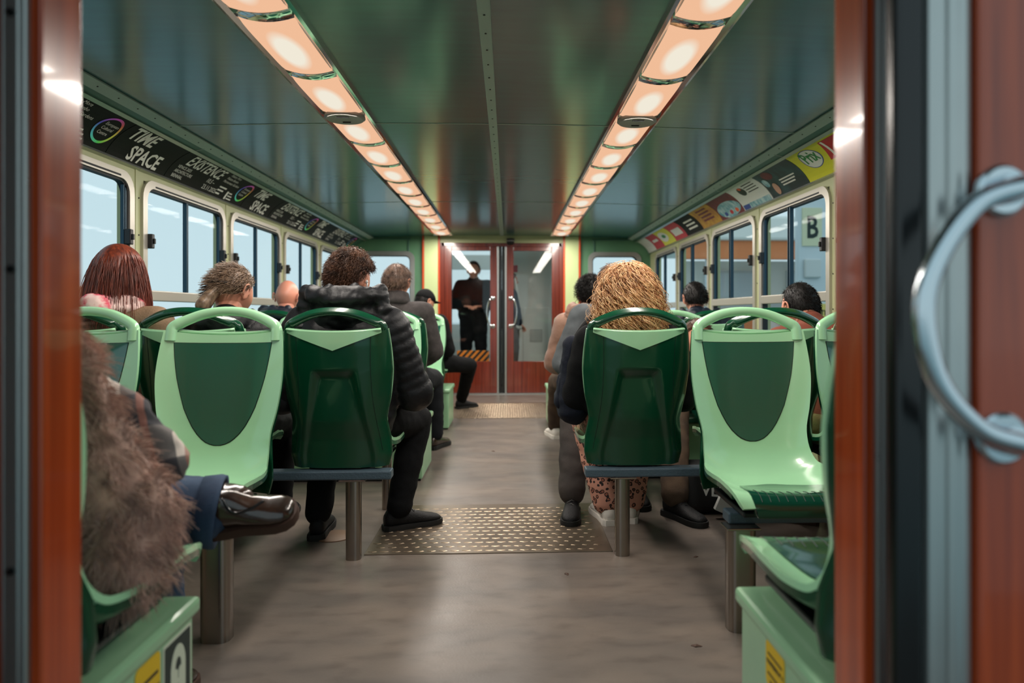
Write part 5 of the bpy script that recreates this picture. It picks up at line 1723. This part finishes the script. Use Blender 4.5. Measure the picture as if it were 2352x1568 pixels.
# 4 young person in black quilted jacket
r_, Mh, J = figure('person with thick brown hair in a black quilted jacket wearing a white earbud', (-0.625, 3.08, 0), lean=3, drop=0.025, scale=1.0, head=(-30, 18, 0),
    knees=[(-0.17, 0.40, 0.50), (0.25, 0.40, 0.50)], ankles=[(-0.165, 0.17), (0.19, 0.26)], foot_yaw=(4, -62), elbows=[(-0.26, 0.03, 0.72), (0.285, 0.05, 0.70)], wrists=[(-0.08, 0.30, 0.66), (0.10, 0.30, 0.66)],
    top='puffer_black', puff=0.040, quilt=(0.006, 0.042), trousers='cloth_black', hood=('puffer_black', 1.38, 0.065), shoes=('sneaker_black', 'sole_black', 'sneaker_trim'), voxel=0.011, group=None, hem=0.03)
h = hair_short(r_, Mh, 'hair_brown', 0.026, 5200, 0.017, ((-1, -0.6, -0.25, 0.0, 0.3, 0.55, 1), (-0.62, -0.52, -0.20, 0.12, 0.30, 0.5, 0.55)), comb=(0.05, -0.35, -0.75), curl=0.004, top=0.012, rad=0.0013)
mesh_obj('earbud', join(xf(ellipsoid((0.088, 0.012, -0.012), (0.008, 0.009, 0.009), 10, 8), Mh), tube([Mh @ Vector((0.090, 0.016, -0.014)), Mh @ Vector((0.088, 0.022, -0.045))], 0.0035, 8)), 'white_plastic', r_, True)

# 5 person in grey coat
r_, Mh, J = figure('person with greying hair in a grey wool coat left of the aisle', (-0.70, 4.92, 0), lean=0, scale=1.03, head=(-12, 2, 0), top='coat_grey', top_name='coat', puff=0.030, trousers='cloth_charcoal', collar=('coat_grey', 0.055, 0.085),
    knees=[(-0.14, 0.42, 0.51), (0.20, 0.42, 0.51)], ankles=[(-0.12, 0.40), (0.22, 0.40)], foot_yaw=(0, -20), hem=0.10, shoes=('boot_leather', 'sole_black', 'sole_black'), voxel=0.014)
h = hair_short(r_, Mh, 'hair_grey', 0.028, 2600, 0.016, comb=(0, -0.5, -0.5), rad=0.0013)

# 6 person in a cap
r_, Mh, J = figure('person in black with a dark cap near the far doors', (-0.76, 6.88, 0), lean=4, drop=0.06, rz=R(-14), head=(-30, 8, 0), top='cloth_black', puff=0.035, collar=('cloth_black', 0.03, 0.08),
    knees=[(-0.05, 0.45, 0.51), (0.36, 0.40, 0.50)], ankles=[(0.02, 0.50), (0.16, 0.76)], foot_yaw=(0, -35), voxel=0.016)
h = hair_short(r_, Mh, 'hair_black', 0.02, 700, 0.010, rad=0.0014)
Dc, Fc = head_dirs(32, 22)
Pc = head_shape(Dc) + Dc * (0.020 - 0.032 * (1 - np.clip((Dc[:, 2] - 0.12 + 0.12 * Dc[:, 1]) / 0.12, 0, 1)))[:, None]
cp = mesh_obj('cap', xf((Pc.tolist(), Fc), Mh), 'cloth_black', r_, True)
V_, F_ = [], []
for k in range(9):
    a = R(-62 + 124 * k / 8)
    for rr, zz in ((0.085, 0.030), (0.165, 0.010), (0.165, 0.004), (0.085, 0.024)):
        V_.append(tuple(Mh @ Vector((rr * 0.86 * math.sin(a), rr * math.cos(a), zz + 0.006 * math.cos(2 * a)))))
for k in range(8):
    for q in range(4):
        F_.append((k * 4 + q, k * 4 + (q + 1) % 4, (k + 1) * 4 + (q + 1) % 4, (k + 1) * 4 + q))
mesh_obj('peak', (V_, F_), 'cloth_black', cp, True, 40)

# 8 curly blonde person
r_, Mh, J = figure('person with voluminous curly blonde hair and leopard print trousers right of the aisle', (0.625, 3.09, 0), lean=2, drop=0.085, scale=0.99, head=(4, 8, 0), top='cloth_black', puff=0.024, trousers='leopard', tr=0.02,
    knees=[(-0.15, 0.40, 0.50), (0.13, 0.40, 0.50)], ankles=[(-0.06, 0.33), (0.06, 0.36)], foot_yaw=(8, -10), shoes=('sneaker_white', 'sole_white', 'sneaker_white'), voxel=0.013, flare=0.012)
hc = Mh.translation
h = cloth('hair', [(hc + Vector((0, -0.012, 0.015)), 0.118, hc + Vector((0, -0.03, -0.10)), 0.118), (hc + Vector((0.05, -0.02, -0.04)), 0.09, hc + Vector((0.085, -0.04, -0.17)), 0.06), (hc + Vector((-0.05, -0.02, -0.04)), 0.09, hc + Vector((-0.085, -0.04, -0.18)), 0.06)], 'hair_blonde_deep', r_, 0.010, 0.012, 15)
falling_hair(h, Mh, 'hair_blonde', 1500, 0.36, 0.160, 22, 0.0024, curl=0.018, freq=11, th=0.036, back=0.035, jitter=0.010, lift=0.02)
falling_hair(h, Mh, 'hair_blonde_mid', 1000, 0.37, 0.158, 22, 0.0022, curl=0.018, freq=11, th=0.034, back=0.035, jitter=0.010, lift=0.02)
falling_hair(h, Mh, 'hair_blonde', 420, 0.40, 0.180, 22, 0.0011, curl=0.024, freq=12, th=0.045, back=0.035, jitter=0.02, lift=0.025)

# 9 grey-jacketed person facing the camera
r_, Mh, J = figure('person in a grey jacket facing the camera, half hidden by the blonde hair', (0.72, 4.33, 0), rz=math.pi, lean=6, head=(10, 4, 0), top='jacket_grey', puff=0.036, trousers='trousers_grey', tr=0.022, collar=('cloth_charcoal', 0.03, 0.08),
    knees=[(-0.10, 0.45, 0.51), (0.27, 0.50, 0.49)], ankles=[(-0.06, 0.55), (0.315, 0.80)], foot_yaw=(0, -8), elbows=[(-0.25, 0.04, 0.73), (0.29, 0.02, 0.72)], voxel=0.013)
h = hair_short(r_, Mh, 'hair_brown', 0.03, 1500, 0.016, rad=0.0014)
mesh_obj('draw_cord', tube(arc([J['neck'] + Vector((0.10, 0.085, -0.02)), J['neck'] + Vector((0.125, 0.12, -0.03)), J['neck'] + Vector((0.12, 0.12, -0.07)), J['neck'] + Vector((0.095, 0.105, -0.055))], 6), 0.004, 6), 'red_cord', J['jk'], True)

# 10 brown hooded jacket, dark curls
r_, Mh, J = figure('person with dark curly hair in a brown hooded jacket right of the aisle', (0.665, 4.92, 0), lean=0, drop=0.055, head=(6, 2, 0), top='jacket_brown', puff=0.042, trousers='trousers_brown', hood=('jacket_brown', 1.3, 0.05),
    knees=[(-0.20, 0.46, 0.50), (0.12, 0.42, 0.51)], ankles=[(-0.20, 0.84), (0.12, 0.46)], foot_yaw=(10, 0), shoes=('sneaker_white', 'sole_white', 'sneaker_white'), voxel=0.014)
h = hair_short(r_, Mh, 'hair_black', 0.030, 2600, 0.022, comb=(0, -0.1, 0.05), curl=0.009, top=0.012, rad=0.0015)

# 11 leaning person in khaki trousers by the right window
r_, Mh, J = figure('person with short black hair and rust top leaning forward by the right window', (1.62, 3.10, 0), lean=33, tilt=-8, drop=0.03, head=(16, 0, 0), top='shirt_rust', puff=0.020, trousers='khaki', tr=0.022,
    knees=[(-0.22, 0.40, 0.52), (0.12, 0.42, 0.51)], ankles=[(-0.10, 0.26), (0.10, 0.32)], foot_yaw=(64, 10), shoes=('boot_tan', 'sole_brown', 'sole_brown'), shoe_high=0.03, shoe_name='boot', elbows=[(-0.22, 0.10, 0.75), (0.22, 0.10, 0.75)], wrists=[(-0.12, 0.42, 0.64), (0.06, 0.44, 0.64)], voxel=0.013)
h = hair_short(r_, Mh, 'hair_black', 0.018, 1800, 0.012, rad=0.0013)

# 12 dark-haired person in navy quilted jacket
r_, Mh, J = figure('person with black hair in a navy quilted jacket near the right windows', (1.47, 5.0, 0), lean=10, drop=0.055, head=(0, 4, 0), top='puffer_navy', puff=0.038, quilt=(0.012, 0.07), hood=('puffer_navy', 1.15), voxel=0.016)
h = hair_short(r_, Mh, 'hair_black', 0.022, 1200, 0.014, rad=0.0015)

# 13 person facing the camera, mostly hidden by the blonde person
r_, Mh, J = figure('person in brown trousers and black shoes facing the camera behind the blonde person', (1.17, 4.33, 0), rz=math.pi, lean=46, drop=0.17, head=(0, 4, 0), top='cloth_charcoal', puff=0.024, trousers='trousers_brown', tr=0.026,
    knees=[(-0.10, 0.46, 0.51), (0.17, 0.48, 0.50)], ankles=[(-0.08, 0.52), (0.25, 0.86)], foot_yaw=(0, 28), wrists=[(-0.08, 0.42, 0.62), (0.08, 0.42, 0.62)], shoes=('sneaker_black', 'sole_black', 'sneaker_black'), shoe_high=0.02, voxel=0.015)
h = hair_short(r_, Mh, 'hair_brown', 0.025, 900, 0.014, rad=0.0015)

# standing figures beyond the far doors
r_, Mh, J = figure('person in dark clothes standing behind the left far door', (-0.40, 9.75, 0), rz=math.pi, lean=0, scale=1.03, head=(0, 0, 0), standing=True, top='cloth_black', puff=0.036, trousers='cloth_black',
    elbows=[(-0.27, 0.0, 0.76), (0.27, 0.0, 0.76)], wrists=[(-0.10, 0.20, 0.72), (0.10, 0.20, 0.72)], voxel=0.018)
h = hair_short(r_, Mh, 'hair_black', 0.02, 500, 0.014, rad=0.002)
r_, Mh, J = figure('person in dark jacket and brown trousers standing behind the right far door', (0.10, 9.80, 0), rz=R(-70), lean=0, scale=0.94, standing=True, top='puffer_navy', puff=0.034, trousers='trousers_brown',
    elbows=[(-0.26, 0.0, 0.76), (0.26, 0.0, 0.76)], wrists=[(-0.22, 0.08, 0.56), (0.22, 0.08, 0.56)], voxel=0.018)
h = hair_short(r_, Mh, 'hair_brown', 0.02, 500, 0.014, rad=0.002)
tote = empty('tote_bag', (0.235, 9.66, 0.80))
tag(tote, 'white cloth bag carried by the person behind the right far door', 'bag')
cloth('bag_body', [((0, 0, 0.06), 0.05, (0, 0.10, 0.06), 0.05), ((0, 0, 0.24), 0.028, (0, 0.10, 0.24), 0.028), ((0, 0, 0.06), 0.05, (0, 0, 0.24), 0.028), ((0, 0.10, 0.06), 0.05, (0, 0.10, 0.24), 0.028)], 'paper_white', tote, 0.014, 0.006, 12)
mesh_obj('bag_strap', tube(arc([(0, 0.0, 0.25), (-0.02, 0.0, 0.50), (-0.06, 0.02, 0.72), (-0.04, 0.08, 0.50), (0, 0.10, 0.25)], 8), 0.009, 6), 'paper_white', tote, True)

# 7 fur-coated person at the near left, legs crossed
root = empty('person', (-0.935, 1.30, 0.0))
tag(root, 'person in a shaggy brown fur coat with crossed legs at the near left', 'person')
hipL, hipR = Vector((-0.10, 0.02, 0.56)), Vector((0.10, 0.02, 0.56))
kL, aL = Vector((-0.17, 0.42, 0.60)), Vector((0.275, 0.52, 0.535))
kR, aR = Vector((0.13, 0.46, 0.50)), Vector((0.10, 0.50, 0.10))
shL, shR = Vector((-0.20, -0.02, 0.96)), Vector((0.18, 0.0, 0.935))
elL, elR = Vector((-0.26, 0.06, 0.72)), Vector((0.25, 0.06, 0.62))
wL, wR = Vector((-0.12, 0.32, 0.66)), Vector((0.10, 0.34, 0.68))
nk0, nk1, hc = Vector((-0.03, 0.0, 1.0)), Vector((-0.06, 0.03, 1.10)), Vector((-0.085, 0.05, 1.16))
Bs = [capsule((-0.075, 0, 0.56), 0.105, (-0.09, -0.01, 0.94), 0.095), capsule((0.075, 0, 0.56), 0.105, (0.07, -0.01, 0.94), 0.095), capsule(shL, 0.058, shR, 0.058), capsule(nk0, 0.058, nk1, 0.054)]
for a_, b_, c_ in ((shL, elL, wL), (shR, elR, wR)):
    Bs += [capsule(a_, 0.05, b_, 0.042), capsule(b_, 0.042, c_, 0.028)]
for a_, b_, c_ in ((hipL, kL, aL), (hipR, kR, aR)):
    Bs += [capsule(a_, 0.085, b_, 0.06), capsule(b_, 0.06, c_, 0.042)]
bv, bn, bf = union(Bs, 0.014, 3)
Mh = Matrix.Translation(hc) @ Matrix.Rotation(R(14), 4, 'Z') @ Matrix.Rotation(R(-10), 4, 'X')
body = mesh_obj('body', join((bv.tolist(), bf), xf(head_parts(), Mh), *(hand_shapes(wL, wL - elL, -1) + hand_shapes(wR, wR - elR, 1))), 'skin', root, True)
mesh_obj('eyes', join(*[xf(ellipsoid((sg * 0.031, 0.0795, 0.012), (0.012, 0.010, 0.009), 12, 8), Mh) for sg in (-1, 1)]), 'eye_white', body, True)
hair_short(root, Mh, 'hair_brown', 0.05, 1200, 0.018, comb=(0, -0.4, -0.8), rad=0.0013)
jeans = cloth('jeans', [(hipL, 0.105, kL, 0.086), (kL, 0.084, kL * 0.45 + aL * 0.55 + Vector((0, 0, -0.004)), 0.078), (kL * 0.45 + aL * 0.55, 0.074, aL * 0.90 + kL * 0.10 + Vector((0, 0, -0.020)), 0.084), (hipR, 0.105, kR, 0.086), (kR, 0.084, aR + Vector((0, 0, 0.02)), 0.085), (hipL, 0.12, hipR, 0.12)], 'denim', root, 0.011, 0.007, 10)
# stitched hem of the raised leg
ax = (aL - kL).normalized()
c0 = aL * 0.94 + kL * 0.06 + Vector((0, 0, -0.020))
Mt = Matrix.Translation(c0) @ ax.to_track_quat('Z', 'Y').to_matrix().to_4x4()
mesh_obj('hem', lathe([(0.086, -0.02), (0.094, 0.02), (0.092, 0.032), (0.080, 0.030), (0.076, -0.01)], 26, Mt), 'denim', jeans, True)
# raised boot: shaft plus shoe pointing out over the aisle
bt = shoe('boot', (aL.x + 0.035, aL.y + 0.015, aL.z - 0.062), R(-84), ('boot_leather', 'sole_brown', 'boot_leather'), root, 0.215, R(8), 0.03, False, R(34))
cloth('boot_shaft', [(aL - ax * 0.03, 0.058, aL + ax * 0.035, 0.054)], 'boot_leather', bt, 0.009, 0.004, 22)
mesh_obj('boot_strap', tube(arc([aL + Vector((0.03, -0.062, 0.03)), aL + Vector((0.06, -0.066, -0.005)), aL + Vector((0.10, -0.058, 0.002)), aL + Vector((0.13, -0.05, 0.02))], 6), 0.004, 6), 'rubber', bt, True)
shoe('boot', (aR.x, aR.y, 0.0), R(-10), ('boot_leather', 'sole_brown', 'boot_leather'), root, 0.25, 0, 0.05, False)
# coat
fsegs = [((-0.10, -0.01, 0.60), 0.125, (-0.10, -0.02, 0.90), 0.115), ((0.05, 0.0, 0.60), 0.115, (0.05, -0.01, 0.88), 0.110), (shL, 0.09, shR, 0.080), (shL, 0.085, elL, 0.085), (elL, 0.085, wL, 0.06),
         (shR, 0.080, (0.205, 0.035, 0.79), 0.074), ((0.205, 0.035, 0.79), 0.074, (0.292, 0.06, 0.65), 0.080), ((0.292, 0.06, 0.65), 0.082, (0.288, 0.055, 0.555), 0.078), ((0.24, 0.06, 0.65), 0.07, wR, 0.055),
         ((-0.16, 0.03, 0.97), 0.07, (-0.04, -0.05, 1.0), 0.075), ((-0.04, -0.05, 1.0), 0.075, (0.15, -0.01, 0.985), 0.066), ((0.15, -0.01, 0.985), 0.062, (0.16, 0.08, 0.93), 0.05)]
v, n, f = union([capsule(*s_) for s_ in fsegs], 0.013, 5)
coat = mesh_obj('fur_coat', (v.tolist(), f), 'fur', root, True)
def fur(parent, v, n, f, N, length, m, rad, K=5, grav=0.75):
    fa = np.array([q[:4] if len(q) == 4 else (q[0], q[1], q[2], q[2]) for q in f])
    a, b, c, d = v[fa[:, 0]], v[fa[:, 1]], v[fa[:, 2]], v[fa[:, 3]]
    ar = np.linalg.norm(np.cross(c - a, d - b), axis=1)
    pick = rng.choice(len(fa), N, p=ar / ar.sum())
    uv = rng.uniform(0, 1, (N, 2, 1))
    P = (a[pick] * (1 - uv[:, 0]) + b[pick] * uv[:, 0]) * (1 - uv[:, 1]) + (d[pick] * (1 - uv[:, 0]) + c[pick] * uv[:, 0]) * uv[:, 1]
    Nn = n[fa[pick, 0]]
    # clumped direction field
    cl = np.array([[noise.noise((p[0] * 30, p[1] * 30, p[2] * 24)), noise.noise((p[0] * 30 + 9, p[1] * 30, p[2] * 24)), noise.noise((p[0] * 30, p[1] * 30 + 9, p[2] * 24))] for p in P])
    dr = Nn * 0.62 + np.array([0, 0, -grav]) + cl * 1.7 + rng.normal(size=(N, 3)) * 0.16
    dr /= np.linalg.norm(dr, axis=1)[:, None]
    L = length * rng.uniform(0.5, 1.2, N)
    sd = np.cross(dr, Nn)
    ph = rng.uniform(0, 6.28, N)
    paths = [P + dr * (L * t)[:, None] + np.array([0, 0, -1]) * (L * 0.35 * t * t)[:, None] + sd * (0.006 * t * np.sin(ph + 5 * t))[:, None] for t in np.linspace(0, 1, K)]
    return strands_obj('fur_pile', np.stack(paths, 1), np.linspace(rad, rad * 0.25, K), m, parent)
fur(coat, v, n, f, 24000, 0.036, 'fur', 0.0013, grav=0.45)
fur(coat, v, n, f, 11000, 0.046, 'fur_tip', 0.0010, grav=0.45)
# plaid scarf falling over the front of the coat
sv, sn, sf = union([capsule((0.16, 0.16, 0.88), 0.032, (0.235, 0.18, 0.81), 0.044), capsule((0.235, 0.18, 0.81), 0.044, (0.305, 0.20, 0.70), 0.040), capsule((0.08, 0.14, 0.93), 0.04, (0.16, 0.16, 0.88), 0.032)], 0.010, 3)
sv = folds(sv, sn, 0.010, 16, 3)
mesh_obj('scarf', (sv.tolist(), sf), 'plaid', root, True)

# ================================================================== BAGS AND SMALL THINGS
# navy backpack on the near side of the curly blonde person
bp_ = empty('backpack', (0.375, 3.13, 0.52))
tag(bp_, 'navy backpack hanging beside the curly blonde person', 'backpack')
bb = cloth('bag_body', [((0, 0, 0.10), 0.070, (0, 0.02, 0.36), 0.050), ((0.0, 0.12, 0.10), 0.072, (0.01, 0.12, 0.34), 0.050), ((0, 0, 0.07), 0.07, (0, 0.12, 0.07), 0.07)], 'bag_navy', bp_, 0.010, 0.006, 12)
cloth('front_pocket', [((-0.045, 0.02, 0.10), 0.04, (-0.035, 0.02, 0.20), 0.035), ((-0.045, 0.09, 0.10), 0.04, (-0.035, 0.09, 0.20), 0.035), ((-0.045, 0.02, 0.12), 0.04, (-0.045, 0.09, 0.12), 0.04)], 'bag_navy', bb, 0.009, 0.004, 14)
mesh_obj('strap', tube(arc([(0.0, 0.02, 0.38), (0.05, -0.02, 0.46), (0.10, -0.01, 0.50), (0.09, 0.10, 0.46), (0.02, 0.12, 0.36)], 8), 0.013, 8, True, (1, 0.35)), 'strap_black', bp_, True)

# black printed bag under the right seats
lb = empty('travel_bag', (1.26, 3.62, 0))
tag(lb, 'black printed bag on the floor under the right seats', 'bag')
mesh_obj('bag_body', box(-0.34, 0.42, -0.12, 0.14, 0.0, 0.24, 0.05, 4), 'bag_black', lb, True, 60)
text_obj('lettering', 'VENEZIA', 0.085, lambda x, y: (-0.20 + x, -0.1225, 0.105 + y - 0.12 * x), 'print_white', lb, 'LEFT', 0.002, 0.95)
mesh_obj('handle', tube(arc([(-0.10, 0, 0.235), (-0.08, 0, 0.30), (0.06, 0, 0.31), (0.10, 0, 0.235)], 6), 0.012, 8), 'strap_black', lb, True)
cb = tag(mesh_obj('paper_packet', xf(box(-0.09, 0.09, -0.015, 0.015, 0.0, 0.21, 0.003), Matrix.Translation((1.19, 3.44, 0.012)) @ Matrix.Rotation(R(24), 4, 'Y')), 'paper_white'), 'flat pale packet leaning beside the black bag on the floor', 'packet')
# round brown cover on the floor by the left bench leg
fc = empty('floor_cover', (-0.72, 3.24, 0.0))
tag(fc, 'small round brown cover on the floor beside the left bench leg', 'cover')
mesh_obj('disc', lathe([(0.085, 0.0), (0.085, 0.004), (0.080, 0.006), (0.0, 0.006)], 26), 'lid_brown', fc, True, 40)
mesh_obj('lug', box(0.07, 0.11, -0.012, 0.012, 0.0, 0.012, 0.003), 'dark_metal', fc)
# litter
def leaf(x, y, rz, s, label):
    pts = [(0, -0.5), (0.18, -0.2), (0.30, 0.05), (0.14, 0.12), (0.16, 0.4), (0, 0.55), (-0.12, 0.3), (-0.28, 0.16), (-0.16, -0.1), (-0.14, -0.34)]
    V = [(0, 0, 0.30)] + [(px, py, 0.06 + 0.22 * abs(px)) for px, py in pts] + [(0, 0, 0.24)] + [(px, py, 0.02 + 0.22 * abs(px)) for px, py in pts]
    nn = len(pts)
    F = [(0, 1 + i, 1 + (i + 1) % nn) for i in range(nn)] + [(nn + 1, nn + 2 + (i + 1) % nn, nn + 2 + i) for i in range(nn)] + [(1 + i, nn + 2 + i, nn + 2 + (i + 1) % nn, 1 + (i + 1) % nn) for i in range(nn)]
    o = mesh_obj('dry_leaf', ([(a * s, b * s, c * s * 0.6) for a, b, c in V], F), 'leaf_brown')
    o.location = (x, y, 0); o.rotation_euler = (0, 0, rz)
    tag(o, label, 'leaf', 'leaf scraps on the floor')
leaf(0.31, 2.73, 0.4, 0.03, 'tiny brown leaf scrap on the floor in front of the near tread plate')
leaf(0.66, 2.12, 1.4, 0.034, 'brown leaf scrap on the near floor left of the right storage box')
leaf(-0.03, 5.2, 0.9, 0.035, 'dark leaf scrap in the middle of the aisle beyond the near tread plate')
leaf(0.87, 2.90, 2.0, 0.025, 'leaf scrap on the floor right of the right bench leg')
leaf(-0.44, 3.30, 0.2, 0.05, 'thin brown scrap lying on the near tread plate')
